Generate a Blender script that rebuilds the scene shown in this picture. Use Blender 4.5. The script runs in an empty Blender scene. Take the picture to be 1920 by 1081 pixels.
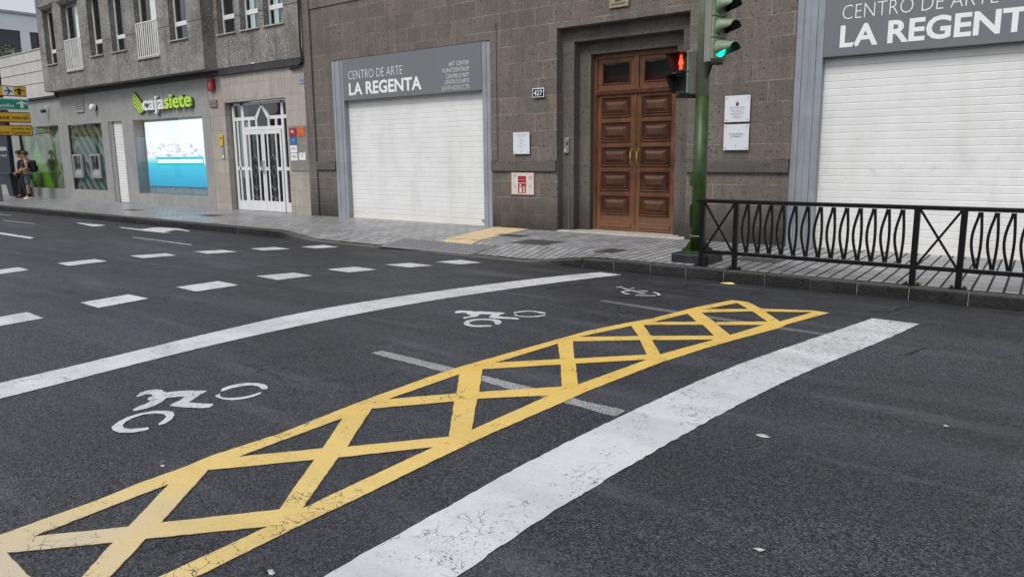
import bpy, bmesh, math, random
from mathutils import Vector, Matrix
from mathutils.geometry import tessellate_polygon
random.seed(7)
S = bpy.context.scene
COL = S.collection
# ---------------------------------------------------------------- camera, sky, sun, exposure
FOC = 1412.0; YAW, PITCH, ROLL = 0.6676917, 0.1753264, -0.0100698; HC = 1.62
fw = Vector((-math.sin(YAW)*math.cos(PITCH), math.cos(YAW)*math.cos(PITCH), -math.sin(PITCH)))
rt0 = Vector((math.cos(YAW), math.sin(YAW), 0)); up0 = rt0.cross(fw)
rt = rt0*math.cos(ROLL) + up0*math.sin(ROLL); up = -rt0*math.sin(ROLL) + up0*math.cos(ROLL)
cam = bpy.data.objects.new('camera', bpy.data.cameras.new('camera')); COL.objects.link(cam)
M3 = Matrix((rt, up, -fw)).transposed(); cam.matrix_world = Matrix.Translation((0, 0, HC)) @ M3.to_4x4()
cam.data.lens = FOC/1920*36; cam.data.sensor_width = 36; cam.data.clip_end = 1000; cam.data.clip_start = 0.05
S.camera = cam
w = bpy.data.worlds.new('World'); S.world = w; w.use_nodes = True
nt = w.node_tree; sky = nt.nodes.new('ShaderNodeTexSky'); sky.sky_type = 'NISHITA'; sky.sun_disc = False
SUN_EL, SUN_AZ = 52, 182     # azimuth: compass-like, measured from +Y clockwise
sky.sun_elevation = math.radians(SUN_EL); sky.sun_rotation = math.radians(SUN_AZ)
sky.air_density = 1.0; sky.dust_density = 4.0; sky.ozone_density = 1.0
hs = nt.nodes.new('ShaderNodeHueSaturation'); hs.inputs['Saturation'].default_value = 0.42
bg = nt.nodes['Background']; bg.inputs['Strength'].default_value = 0.115
mxs = nt.nodes.new('ShaderNodeMix'); mxs.data_type = 'RGBA'; mxs.inputs[0].default_value = .42; mxs.inputs[7].default_value = (5.2, 5.75, 6.4, 1)   # high thin overcast
nt.links.new(sky.outputs[0], hs.inputs['Color']); nt.links.new(hs.outputs[0], mxs.inputs[6]); nt.links.new(mxs.outputs[2], bg.inputs['Color'])
sl = bpy.data.lights.new('sun', 'SUN'); sl.energy = 1.35; sl.angle = math.radians(22); sl.color = (1, .96, .9)
so = bpy.data.objects.new('sun', sl); COL.objects.link(so)
az = math.radians(SUN_AZ); el = math.radians(SUN_EL)
sd = Vector((math.sin(az)*math.cos(el), math.cos(az)*math.cos(el), math.sin(el)))
so.rotation_euler = sd.to_track_quat('Z', 'Y').to_euler()
S.view_settings.view_transform = 'Standard'; S.view_settings.look = 'None'
S.view_settings.exposure = 0.40; S.view_settings.gamma = 1

def G(x, y, z=0.0):            # photograph measurement -> point on a horizontal plane
    d = fw + rt*((x-960)/FOC) + up*((540.5-y)/FOC); t = (z-HC)/d.z
    return (d.x*t, d.y*t)

# ---------------------------------------------------------------- materials
class NT:
    def __init__(s, name):
        s.m = bpy.data.materials.new(name); s.m.use_nodes = True; s.t = s.m.node_tree
        s.b = s.t.nodes['Principled BSDF']; s.geo = s.t.nodes.new('ShaderNodeNewGeometry')
    def n(s, typ, **k):
        o = s.t.nodes.new(typ)
        for a, v in k.items():
            if a in ('ins',):
                for kk, vv in v.items(): s.set(o.inputs[kk], vv)
            else: setattr(o, a, v)
        return o
    def set(s, inp, v):
        if hasattr(v, 'is_output') or isinstance(v, bpy.types.NodeSocket): s.t.links.new(v, inp)
        else: inp.default_value = v
    def math(s, op, a, b=0.0, c=0.0, clamp=False):
        o = s.n('ShaderNodeMath', operation=op, use_clamp=clamp)
        s.set(o.inputs[0], a); s.set(o.inputs[1], b); s.set(o.inputs[2], c); return o.outputs[0]
    def pos(s): return s.geo.outputs['Position']
    def mapv(s, v, scale=(1, 1, 1), loc=(0, 0, 0)):
        o = s.n('ShaderNodeMapping'); s.set(o.inputs[0], v); o.inputs['Scale'].default_value = scale; o.inputs['Location'].default_value = loc
        return o.outputs[0]
    def noise(s, v, sc, det=3, rough=.55, dist=0):
        o = s.n('ShaderNodeTexNoise', ins={'Vector': v, 'Scale': sc, 'Detail': det, 'Roughness': rough, 'Distortion': dist}); return o.outputs['Fac']
    def noisec(s, v, sc, det=2):
        o = s.n('ShaderNodeTexNoise', ins={'Vector': v, 'Scale': sc, 'Detail': det}); return o.outputs['Color']
    def voro(s, v, sc, feature='F1', out='Distance', rand=1):
        o = s.n('ShaderNodeTexVoronoi', feature=feature, ins={'Vector': v, 'Scale': sc, 'Randomness': rand}); return o.outputs[out]
    def ramp(s, f, stops):
        o = s.n('ShaderNodeValToRGB'); s.set(o.inputs[0], f); e = o.color_ramp.elements
        while len(e) < len(stops): e.new(.5)
        for i, (p, c) in enumerate(stops):
            e[i].position = p; e[i].color = (c if isinstance(c, tuple) else (c, c, c)) + (1,)
        return o.outputs[0]
    def rng(s, f, a, b, c=0., d=1.):
        o = s.n('ShaderNodeMapRange'); s.set(o.inputs[0], f)
        for i, v in enumerate((a, b, c, d)): o.inputs[i+1].default_value = v
        return o.outputs[0]
    def mix(s, f, a, b, mode='MIX'):
        o = s.n('ShaderNodeMix', data_type='RGBA', blend_type=mode); s.set(o.inputs[0], f)
        for i, v in ((6, a), (7, b)): s.set(o.inputs[i], (v + (1,)) if isinstance(v, tuple) and len(v) == 3 else v)
        return o.outputs[2]
    def xyz(s, v):
        o = s.n('ShaderNodeSeparateXYZ'); s.set(o.inputs[0], v); return o.outputs
    def comb(s, x, y, z=0.0):
        o = s.n('ShaderNodeCombineXYZ'); s.set(o.inputs[0], x); s.set(o.inputs[1], y); s.set(o.inputs[2], z); return o.outputs[0]
    def bump(s, h, st=.3, dist=.01, prev=None):
        o = s.n('ShaderNodeBump'); s.set(o.inputs['Height'], h); o.inputs['Strength'].default_value = st; o.inputs['Distance'].default_value = dist
        if prev: s.set(o.inputs['Normal'], prev)
        return o.outputs[0]
    def out(s, col=None, rough=None, normal=None, metal=None, spec=None, alpha=None, emis=None, est=1.0, coat=None):
        b = s.b.inputs
        if col is not None: s.set(b['Base Color'], (col + (1,)) if isinstance(col, tuple) and len(col) == 3 else col)
        for k, v in (('Roughness', rough), ('Normal', normal), ('Metallic', metal), ('Specular IOR Level', spec), ('Alpha', alpha), ('Coat Weight', coat)):
            if v is not None: s.set(b[k], v)
        if emis is not None:
            s.set(b['Emission Color'], (emis + (1,)) if isinstance(emis, tuple) else emis); b['Emission Strength'].default_value = est
        return s.m

def plain(name, col, rough=.5, metal=0., var=.12, sc=6., spec=.5, bump=0., dirt=0.):
    k = NT(name); p = k.pos(); n = k.noise(p, sc, 4, .6)
    lo = tuple(c*(1-var) for c in col); hi = tuple(min(1, c*(1+var)) for c in col)
    c = k.ramp(n, [(.3, lo), (.7, hi)])
    if dirt:
        d = k.noise(k.mapv(p, (9, 9, 1.1)), 1.0, 5, .65)
        c = k.mix(k.rng(d, .5, .75, 0, dirt), c, tuple(x*.35 for x in col))
    nr = k.bump(k.noise(p, sc*12, 3), bump, .004) if bump else None
    return k.out(c, k.rng(n, .2, .8, max(rough-.07, .02), rough+.07), nr, metal, spec)

def emit(name, col, st):
    k = NT(name); return k.out(tuple(c*.2 for c in col), .5, emis=col, est=st)

def m_asphalt():
    k = NT('asphalt'); p = k.pos()
    xy = k.xyz(p)
    grain = k.voro(p, 150); fine = k.noise(p, 330, 2, .7); agg = k.voro(p, 118, out='Color')
    big = k.noise(p, .35, 4, .6); mid = k.noise(p, 2.2, 5, .65)
    streak = k.noise(k.mapv(p, (.25, 2.2, 1)), 1.4, 4, .6)
    v = k.xyz(agg)[0]
    c = k.ramp(v, [(0, (.006, .007, .011)), (.5, (.040, .043, .053)), (.88, (.086, .092, .108)), (1, (.19, .195, .205))])
    c = k.mix(k.rng(fine, .35, .7, 0, .60), c, (.018, .019, .024))
    c = k.mix(k.rng(mid, .3, .75, 0, .30), c, (.068, .074, .090))
    c = k.mix(k.rng(big, .38, .60, 0, .55), c, (.028, .029, .034))
    trk = k.noise(k.mapv(p, (.10, .85, 1)), 1.0, 3, .5); c = k.mix(k.rng(trk, .50, .66, 0, .38), c, (.105, .112, .132))
    pat = k.voro(k.mapv(p, (.22, .5, 1)), 1.0, out='Color'); c = k.mix(k.rng(k.xyz(pat)[0], .62, .66, 0, .22), c, (.022, .023, .028))
    oil = k.math('MULTIPLY', k.rng(k.math('ADD', k.voro(p, .9), k.math('MULTIPLY', k.noise(p, 9, 4, .7), .14)), .13, .22, 1, 0), .55); c = k.mix(oil, c, (.016, .016, .018))
    gum = k.math('MULTIPLY', k.rng(k.voro(k.mapv(p, (1, 1, 1), (3.3, 1.7, 0)), 2.6), .035, .05, 1, 0), .38); c = k.mix(gum, c, (.19, .195, .205))
    # darker, smoother strip near the kerb where resurfacing stops
    kb = k.math('MULTIPLY', k.rng(k.math('ADD', xy[1], k.math('MULTIPLY', k.noise(p, .8, 3), .9)), 7.4, 8.3), k.rng(k.noise(p, 1.7, 5, .7), .3, .6, .35, .8))
    c = k.mix(kb, c, (.022, .022, .026))
    c = k.mix(k.math('MULTIPLY', k.rng(streak, .56, .74), .5), c, (.115, .12, .135))
    # hairline cracks, only in patches, more of them by the kerb
    dv = k.n('ShaderNodeVectorMath', operation='ADD'); k.set(dv.inputs[0], p)
    sc = k.n('ShaderNodeVectorMath', operation='SCALE'); k.set(sc.inputs[0], k.noisec(p, 2.2, 5)); sc.inputs['Scale'].default_value = 1.1
    k.set(dv.inputs[1], sc.outputs[0])
    cr = k.voro(dv.outputs[0], 1.1, 'DISTANCE_TO_EDGE')
    msk = k.math('MULTIPLY', k.rng(cr, .0, .016, 1, 0), k.rng(k.math('ADD', k.noise(p, .5, 2), k.rng(xy[1], 4, 9, 0, .16)), .55, .62))
    c = k.mix(k.math('MULTIPLY', msk, .8), c, (.008, .008, .009))
    # pale flecks of old paint, gum and grit
    fl = k.voro(k.mapv(p, (1, 1, 1)), 5.2); fl2 = k.noise(p, 60, 2)
    fm = k.math('MULTIPLY', k.rng(k.math('ADD', fl, k.math('MULTIPLY', fl2, .06)), .068, .085, 1, 0), k.rng(k.noise(p, 1.1, 1), .5, .6))
    c = k.mix(k.math('MULTIPLY', fm, .55), c, (.28, .28, .29))
    grit = k.math('MULTIPLY', k.rng(xy[1], 8.65, 9.08), k.rng(k.noise(p, 70, 3, .8), .60, .68)); c = k.mix(k.math('MULTIPLY', grit, .7), c, (.20, .17, .13))
    h = k.math('ADD', k.math('MULTIPLY', grain, .8), k.math('MULTIPLY', fine, .35))
    nb = k.bump(h, .8, .007); nb = k.bump(k.math('MULTIPLY', msk, -1.0), .6, .01, nb)
    return k.out(c, k.rng(mid, .3, .7, .48, .62), nb, spec=k.math('MULTIPLY', k.rng(v, .15, .95, .22, 1.0), k.rng(fine, .35, .65, 1.0, .45)))

def m_paint(name, col, wear=.5, cover=1.0, dirt=(.45, .44, .42), crackw=.013):
    k = NT(name); p = k.pos()
    dv = k.n('ShaderNodeVectorMath', operation='ADD'); k.set(dv.inputs[0], p)
    sc = k.n('ShaderNodeVectorMath', operation='SCALE'); k.set(sc.inputs[0], k.noisec(p, 7, 5)); sc.inputs['Scale'].default_value = .28
    k.set(dv.inputs[1], sc.outputs[0])
    cr = k.voro(dv.outputs[0], 3.4, 'DISTANCE_TO_EDGE')
    gate = k.noise(p, 1.7, 4, .65)
    a = k.math('MULTIPLY', k.rng(cr, 0, crackw, 1, 0), k.rng(gate, .53, .60))
    cr2 = k.voro(dv.outputs[0], 11, 'DISTANCE_TO_EDGE')
    a2 = k.math('MULTIPLY', k.rng(cr2, 0, .03, 1, 0), k.rng(k.noise(p, 3.1, 3), .56, .62))
    sp = k.noise(p, 75, 3, .75); sp2 = k.noise(p, 3.3, 4, .6)
    a3 = k.rng(k.math('ADD', sp, k.math('MULTIPLY', sp2, .5)), .98-wear*.12, 1.03-wear*.12)
    if cover < 1:
        a3 = k.math('MAXIMUM', a3, k.rng(k.noise(p, 120, 2, .8), cover*.62+.13, cover*.62+.19))
    if name.startswith('white'):       # the kerb end of the lines is more broken up
        fy = k.xyz(p)[1]; a3 = k.math('MAXIMUM', a3, k.math('MULTIPLY', k.rng(k.noise(p, 26, 5, .8), .56, .62), k.rng(k.math('ADD', fy, k.math('MULTIPLY', sp2, 4.)), 6.2, 9.5)))
    am = k.math('MAXIMUM', k.math('MAXIMUM', a, a2), a3)
    tyre = k.noise(k.mapv(p, (.5, 1.6, 1)), 1.3, 4, .6); soil = k.noise(p, 5.5, 5, .7); soil2 = k.noise(p, 42, 3, .6)
    c = k.mix(k.rng(soil, .38, .75, 0, .45), tuple(col), tuple(x*y*1.5 for x, y in zip(col, dirt)))
    c = k.mix(k.rng(tyre, .42, .62, 0, .42), c, tuple(x*.58 for x in col))
    c = k.mix(k.rng(soil2, .5, .8, 0, .35), c, tuple(x*.6 for x in col))
    c = k.mix(k.math('MULTIPLY', am, .85), c, (.06, .06, .066))
    if name.startswith('yellow'):      # the near-left corner is rubbed pale
        xy = k.xyz(p); d2 = k.math('ADD', k.math('ABSOLUTE', k.math('ADD', xy[0], 3.35)), k.math('ABSOLUTE', k.math('SUBTRACT', xy[1], .75)))
        c = k.mix(k.math('MULTIPLY', k.rng(xy[1], .8, 4.5), k.rng(soil, .3, .6, .95, .5)), c, (.70, .445, .07))
        c = k.mix(k.rng(k.math('ADD', d2, k.math('MULTIPLY', soil, 1.1)), .9, 1.9, .8, 0), c, (.50, .44, .345))
        c = k.mix(k.math('MULTIPLY', am, .85), c, (.06, .06, .066))
    nb = k.bump(k.math('SUBTRACT', k.math('MULTIPLY', soil2, .5), am), .6, .006)
    return k.out(c, k.rng(soil, .3, .7, .55, .75), nb, spec=.35)

def wallvec(k, sx=1., sz=1., ox=0., oz=0.):
    x = k.xyz(k.pos()); u = k.math('ADD', x[0], x[1])
    return k.comb(k.math('MULTIPLY_ADD', u, sx, ox), k.math('MULTIPLY_ADD', x[2], sz, oz), 0.0)

def m_basalt(name='basalt_ashlar', base=(.158, .139, .124), bw=.60, bh=.325, oz=-.13, mortar=.008, mcol=(.36, .33, .295), wetbase=True):
    k = NT(name); p = k.pos(); v = wallvec(k, 1, 1, 0.1, oz)
    br = k.n('ShaderNodeTexBrick', offset=.43, offset_frequency=2, squash=.72, squash_frequency=3)
    k.set(br.inputs['Vector'], v)
    for a, b in (('Scale', 1.0), ('Mortar Size', mortar), ('Mortar Smooth', .3), ('Bias', 0.0), ('Brick Width', bw), ('Row Height', bh)): br.inputs[a].default_value = b
    br.inputs['Color1'].default_value = (.0, 0, 0, 1); br.inputs['Color2'].default_value = (1, 1, 1, 1); br.inputs['Mortar'].default_value = (.5, .5, .5, 1)
    bc = k.xyz(br.outputs['Color'])[0]; mf = br.outputs['Fac']
    n1 = k.noise(p, 1.3, 5, .6); n2 = k.noise(p, 30, 5, .78); n3 = k.noise(p, 6, 5, .7)
    b = base
    c = k.ramp(bc, [(0, tuple(x*.84 for x in b)), (.4, tuple(x*.96 for x in b)), (.7, (b[0]*1.05, b[1]*1.03, b[2]*1.0)), (1, (b[0]*1.20, b[1]*1.16, b[2]*1.10))])
    c = k.mix(k.rng(n1, .4, .7, 0, .5), c, (b[0]*1.25, b[1]*1.24, b[2]*1.24))
    c = k.mix(k.rng(n2, .46, .60, 0, .55), c, tuple(x*.55 for x in b))
    c = k.mix(k.rng(n3, .5, .75, 0, .35), c, tuple(x*1.5 for x in b))
    pits = k.math('MULTIPLY', k.rng(k.voro(p, 26), .16, .24, 1, 0), k.rng(n3, .4, .55)); pit2 = k.math('MULTIPLY', k.rng(k.voro(p, 11), .14, .2, 1, 0), k.rng(n1, .45, .55))
    pm = k.math('MAXIMUM', pits, pit2)
    c = k.mix(k.math('MULTIPLY', pm, .8), c, tuple(x*.22 for x in b))
    mv = k.math('MULTIPLY', mf, k.rng(k.noise(p, 2.2, 5, .75), .43, .60, .06, .75))
    c = k.mix(mv, c, mcol)
    if wetbase:
        z = k.xyz(p)[2]; g = k.math('ADD', z, k.math('MULTIPLY', k.noise(k.mapv(p, (1, 1, .6)), 2.4, 5, .7), -.9))
        c = k.mix(k.rng(g, -.25, .45, .85, 0), c, (.034, .031, .029))
        st = k.noise(k.mapv(p, (5.5, 5.5, .35)), 1.0, 5, .65)
        c = k.mix(k.rng(st, .50, .70, 0, .45), c, tuple(x*.5 for x in b))
    h = k.math('SUBTRACT', k.math('MULTIPLY', n2, .8), k.math('ADD', pm, k.math('MULTIPLY', mf, .5)))
    return k.out(c, .85, k.bump(h, .65, .012), spec=.3)

def m_travertine(name, base, bw, bh, oz=0., joint=.45, streak=.5, pit=.8, tone=.10):
    k = NT(name); p = k.pos(); v = wallvec(k, 1, 1, .15, oz)
    br = k.n('ShaderNodeTexBrick', offset=.5, offset_frequency=2); k.set(br.inputs['Vector'], v)
    for a, b in (('Scale', 1.0), ('Mortar Size', .004), ('Mortar Smooth', .1), ('Bias', 0.0), ('Brick Width', bw), ('Row Height', bh)): br.inputs[a].default_value = b
    br.inputs['Color1'].default_value = (0, 0, 0, 1); br.inputs['Color2'].default_value = (1, 1, 1, 1)
    bc = k.xyz(br.outputs['Color'])[0]
    s1 = k.noise(k.mapv(p, (14, 14, .8)), 1.0, 5, .65); s2 = k.noise(k.mapv(p, (40, 40, 5)), 1.0, 3, .6); n1 = k.noise(p, 2.4, 5, .65)
    c = k.ramp(bc, [(0, tuple(x*(1-tone) for x in base)), (1, tuple(x*(1+tone) for x in base))])
    c = k.mix(k.rng(s1, .42, .7, 0, streak), c, tuple(x*.62 for x in base))
    c = k.mix(k.rng(s2, .5, .75, 0, .4), c, tuple(x*1.35 for x in base))
    c = k.mix(k.rng(n1, .42, .7, 0, .5), c, tuple(x*.72 for x in base))
    pm = k.math('MULTIPLY', k.rng(k.voro(k.mapv(p, (1, 1, .45)), 16), .13, .2, 1, 0), k.rng(n1, .45, .6))
    c = k.mix(k.math('MULTIPLY', pm, pit), c, tuple(x*.3 for x in base))
    c = k.mix(k.math('MULTIPLY', br.outputs['Fac'], joint), c, tuple(x*.25 for x in base))
    return k.out(c, k.rng(n1, .3, .7, .42, .6), k.bump(k.math('SUBTRACT', s2, k.math('ADD', pm, br.outputs['Fac'])), .3, .006), spec=.45)

def m_pebble():
    k = NT('exposed_aggregate'); p = k.pos()
    a = k.xyz(k.voro(p, 52, out='Color'))[0]; d = k.voro(p, 52)
    n1 = k.noise(k.mapv(p, (3.2, 3.2, .45)), 1.0, 5, .65); n2 = k.noise(p, 1.3, 4, .6); n3 = k.noise(p, 24, 3, .7)
    c = k.ramp(a, [(0, (.09, .087, .083)), (.45, (.19, .182, .172)), (.8, (.33, .32, .305)), (1, (.56, .55, .52))])
    c = k.mix(k.rng(n3, .45, .7, 0, .6), c, (.08, .075, .07))
    c = k.mix(k.rng(n1, .40, .62, 0, .62), c, (.135, .118, .103))
    c = k.mix(k.rng(n2, .45, .7, 0, .45), c, (.42, .41, .39))
    h = k.math('ADD', k.math('MULTIPLY', d, -.8), n3)
    return k.out(c, .88, k.bump(h, .7, .012), spec=.25)

def m_pave():
    k = NT('grooved_paving'); p = k.pos(); x = k.xyz(p)
    sk = k.math('MULTIPLY_ADD', x[1], .05, x[0])
    v = k.comb(x[1], sk)
    br = k.n('ShaderNodeTexBrick', offset=.37, offset_frequency=2); k.set(br.inputs['Vector'], v)
    for a, b in (('Scale', 1.0), ('Mortar Size', .0085), ('Mortar Smooth', .25), ('Bias', 0.0), ('Brick Width', .33), ('Row Height', .146)): br.inputs[a].default_value = b
    br.inputs['Color1'].default_value = (0, 0, 0, 1); br.inputs['Color2'].default_value = (1, 1, 1, 1)
    # the long grooves are deeper than the cross joints
    fr = k.math('FRACT', k.math('DIVIDE', sk, .146)); gr = k.math('MULTIPLY', k.rng(k.math('ABSOLUTE', k.math('SUBTRACT', fr, .5)), .39, .44), 1.0)
    far = k.rng(x[0], -9.5, -6.0, .12, 1.)
    bc = k.xyz(br.outputs['Color'])[0]; n1 = k.noise(p, 1.2, 5, .65); n2 = k.noise(p, 45, 3, .6); n3 = k.noise(k.mapv(p, (.4, 1.6, 1)), 2.2, 4)
    c = k.ramp(bc, [(0, (.20, .20, .21)), (.5, (.29, .29, .30)), (1, (.37, .37, .38))])
    c = k.mix(k.rng(n1, .4, .7, 0, .55), c, (.215, .213, .217))
    c = k.mix(k.rng(n3, .5, .75, 0, .4), c, (.185, .18, .178))
    c = k.mix(k.rng(n2, .5, .75, 0, .3), c, (.42, .42, .43))
    gum = k.math('MULTIPLY', k.rng(k.voro(p, 4.4), .075, .10, 1, 0), .6); stn = k.noise(p, 3.3, 6, .75); c = k.mix(k.rng(stn, .52, .70, 0, .38), c, (.12, .118, .12))
    c = k.mix(gum, c, (.07, .07, .072))
    ed = k.rng(k.math('ADD', x[1], k.math('MULTIPLY', n1, .3)), 9.38, 9.6, .35, 0)
    c = k.mix(ed, c, (.16, .14, .11))
    g = k.math('MAXIMUM', k.math('MULTIPLY', gr, far), k.math('MULTIPLY', br.outputs['Fac'], .72))
    c = k.mix(k.math('MULTIPLY', g, .92), c, (.035, .034, .035))
    rr = k.math('ADD', k.rng(n1, .3, .7, .24, .40), k.rng(x[0], -14, -8, 0, .22)); rr = k.math('ADD', rr, k.math('MULTIPLY', g, .4)); return k.out(c, rr, k.bump(k.math('SUBTRACT', k.math('MULTIPLY', n2, .2), g), .6, .01), spec=k.math('MULTIPLY_ADD', g, -.5, .5))

def m_wood(name='carved_wood', base=(.142, .055, .022), wear=True):
    k = NT(name); p = k.pos(); at = k.n('ShaderNodeAttribute', attribute_name='grain')
    g1 = k.noise(k.mapv(p, (38, 38, 2.5)), 1.0, 5, .7, .4); g2 = k.noise(k.mapv(p, (140, 140, 7)), 1.0, 3, .6); n = k.noise(p, 2.2, 4, .65)
    c = k.ramp(g1, [(.25, tuple(x*.45 for x in base)), (.5, base), (.8, (base[0]*1.55, base[1]*1.6, base[2]*1.7))])
    c = k.mix(k.rng(g2, .5, .75, 0, .5), c, tuple(x*.4 for x in base))
    c = k.mix(k.rng(n, .42, .62, 0, .7), c, tuple(x*.38 for x in base)); c = k.mix(k.rng(k.noise(p, 6.5, 4, .7), .52, .7, 0, .4), c, (base[0]*1.7, base[1]*1.5, base[2]*1.5))
    z = k.xyz(p)[2]; g = k.math('ADD', z, k.math('MULTIPLY', n, -.9))
    if wear: c = k.mix(k.rng(g, -.35, .3, .65, 0), c, (.20, .12, .07))
    return k.out(c, k.rng(g1, .3, .7, .38, .58), k.bump(g1, .3, .004), spec=.45)

def m_glass(name='window_glass', tint=(.8, .86, .84), refl=.16, rough=.02):
    k = NT(name); t = k.t; nb = k.bump(k.noise(k.pos(), 1.1, 2), .06, .02)
    tr = k.n('ShaderNodeBsdfTransparent'); tr.inputs[0].default_value = tint + (1,)
    gl = k.n('ShaderNodeBsdfGlossy'); gl.inputs['Roughness'].default_value = rough; k.set(gl.inputs['Normal'], nb)
    fr = k.n('ShaderNodeFresnel'); fr.inputs['IOR'].default_value = 1.55
    f = k.math('MULTIPLY', k.math('ADD', k.math('MULTIPLY', fr.outputs[0], 1.3), refl*.5, clamp=True), k.math('SUBTRACT', 1.0, k.geo.outputs['Backfacing']))
    mx = k.n('ShaderNodeMixShader'); k.set(mx.inputs[0], f); k.set(mx.inputs[1], tr.outputs[0]); k.set(mx.inputs[2], gl.outputs[0])
    t.links.new(mx.outputs[0], t.nodes['Material Output'].inputs['Surface']); return k.m

def m_kerb():
    k = NT('kerb_basalt'); p = k.pos(); n1 = k.noise(p, 3, 5, .65); n2 = k.noise(p, 30, 4, .7)
    c = k.ramp(n1, [(.3, (.012, .012, .013)), (.7, (.038, .038, .039))])
    c = k.mix(k.rng(n2, .5, .8, 0, .5), c, (.10, .098, .093)); pm = k.rng(k.voro(p, 34), .12, .22, 1, 0)
    c = k.mix(k.math('MULTIPLY', pm, .7), c, (.015, .015, .015))
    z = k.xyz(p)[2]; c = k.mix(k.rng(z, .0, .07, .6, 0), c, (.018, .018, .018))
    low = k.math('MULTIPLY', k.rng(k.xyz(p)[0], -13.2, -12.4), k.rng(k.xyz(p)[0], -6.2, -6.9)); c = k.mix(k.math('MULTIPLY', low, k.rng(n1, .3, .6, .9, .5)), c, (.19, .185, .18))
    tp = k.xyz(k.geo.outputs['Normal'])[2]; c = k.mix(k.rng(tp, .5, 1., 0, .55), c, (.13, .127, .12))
    return k.out(c, .8, k.bump(k.math('ADD', k.math('SUBTRACT', n2, pm), k.math('MULTIPLY', n1, 1.5)), 1.0, .03), spec=.2)

def m_shutter():
    k = NT('white_shutter'); p = k.pos(); n = k.noise(p, 2.2, 5, .65); s = k.noise(k.mapv(p, (2.6, 2.6, .6)), 1.0, 4, .55)
    z = k.xyz(p)[2]
    c = k.mix(k.rng(n, .38, .7, 0, .6), (.78, .79, .79), (.66, .665, .66)); c = k.mix(k.rng(k.noise(p, 17, 5, .75), .62, .70, 0, .35), c, (.42, .41, .39))
    c = k.mix(k.rng(s, .5, .75, 0, .3), c, (.52, .50, .46))
    sm = k.math('MULTIPLY', k.rng(k.noise(k.mapv(p, (1, 1, 2.2)), 4.5, 4, .7), .56, .7), k.rng(k.math('ABSOLUTE', k.math('SUBTRACT', z, 1.3)), .1, .5, .3, 0))
    c = k.mix(sm, c, (.38, .37, .36))
    c = k.mix(k.rng(k.math('ADD', z, k.math('MULTIPLY', n, -.4)), -.1, .35, .4, 0), c, (.62, .55, .42))
    return k.out(c, .42, k.bump(k.noise(p, 60, 2), .05, .002), spec=.4)

M = {}
M['asphalt'] = m_asphalt()
M['white_paint'] = m_paint('white_road_paint', (.60, .61, .635), .66, dirt=(.5, .5, .5))
M['yellow_paint'] = m_paint('yellow_road_paint', (.69, .53, .225), .5, dirt=(.55, .52, .5))
M['pale_yellow'] = m_paint('faded_yellow_paint', (.58, .48, .32), .5, dirt=(.55, .52, .5))
M['worn_paint'] = m_paint('worn_white_paint', (.50, .50, .51), .6, cover=.58)
M['thin_paint'] = m_paint('very_worn_white_paint', (.30, .30, .31), .8, cover=.5)
M['edge'] = plain('paint_edge_grime', (.10, .07, .038), .8)
M['basalt'] = m_basalt()
M['basalt_plain'] = m_basalt('basalt_dressed', (.125, .113, .103), bw=.9, bh=.52, oz=.12, mortar=.005, mcol=(.2, .19, .17))
M['bank_stone'] = m_travertine('grey_tile_stone', (.315, .32, .315), .8, .62, -.02, .40, .5, .8, .06)
M['beige_stone'] = m_travertine('beige_tile_stone', (.40, .365, .325), .62, .405, .05, .6, .65, .8, .12)
M['wing_stone'] = m_travertine('pale_band_stone', (.52, .505, .475), 1.9, 3.0, 0, .5, .5, .4, .05)
M['pebble'] = m_pebble()
M['pave'] = m_pave()
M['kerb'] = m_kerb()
M['wood'] = m_wood()
M['wood_shaded'] = m_wood('carved_wood_shaded', (.082, .030, .0125), False)  # darker panel wood; the shade of the carved grooves is put into its colour
M['glass'] = m_glass()
M['shop_glass'] = m_glass('shop_glass', (.95, .97, .96), .10)
M['shutter'] = m_shutter()
M['grey_metal'] = plain('grey_painted_steel', (.27, .295, .325), .45, 0, .12, 2.5, .5, 0, .35)
M['sign_grey'] = plain('grey_sign_sheet', (.155, .165, .182), .42, 0, .05, 1.2, .5)
M['white'] = plain('white_enamel', (.78, .78, .78), .4, 0, .04)
M['letter_white'] = plain('white_lettering', (.80, .81, .83), .5, 0, .02)
M['white_alu'] = plain('white_lacquered_aluminium', (.70, .71, .72), .35, 0, .05, 3, .5, 0, .15)
M['alu'] = plain('aluminium', (.45, .46, .47), .38, .7, .1)
def m_iron():
    k = NT('black_painted_iron'); p = k.pos(); n = k.noise(p, 9, 5, .7); n2 = k.noise(p, 38, 4, .75); z = k.xyz(p)[2]
    c = k.ramp(n, [(.3, (.003, .0035, .005)), (.7, (.007, .0075, .009))])
    c = k.mix(k.math('MULTIPLY', k.rng(n2, .62, .70), k.rng(z, .55, .2, .1, .6)), c, (.045, .03, .022))
    c = k.mix(k.math('MULTIPLY', k.rng(k.noise(p, 5, 5, .8), .66, .72), .3), c, (.10, .10, .105))
    return k.out(c, k.rng(n, .2, .8, .36, .5), k.bump(n2, .2, .003), spec=.24)
M['black_iron'] = m_iron()
M['green_pole'] = plain('green_paint_dark', (.029, .064, .013), .42, 0, .3, 7, .45, .25, .55)
M['green_pale'] = plain('green_paint_weathered', (.20, .27, .175), .55, 0, .22, 6, .45, .2, .4)
M['grey_box'] = plain('grey_signal_case', (.23, .215, .20), .6, 0, .1, 5)
M['black'] = plain('matt_black', (.008, .008, .009), .6)
M['dark_room'] = plain('dark_interior', (.02, .018, .017), .8)
M['fascia'] = plain('dark_metal_fascia', (.042, .042, .045), .5, 0, .3, 3, .4, .1, .5)
M['sill'] = plain('pale_stone_sill', (.36, .35, .33), .7, 0, .15, 9, .3, .1)
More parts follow.
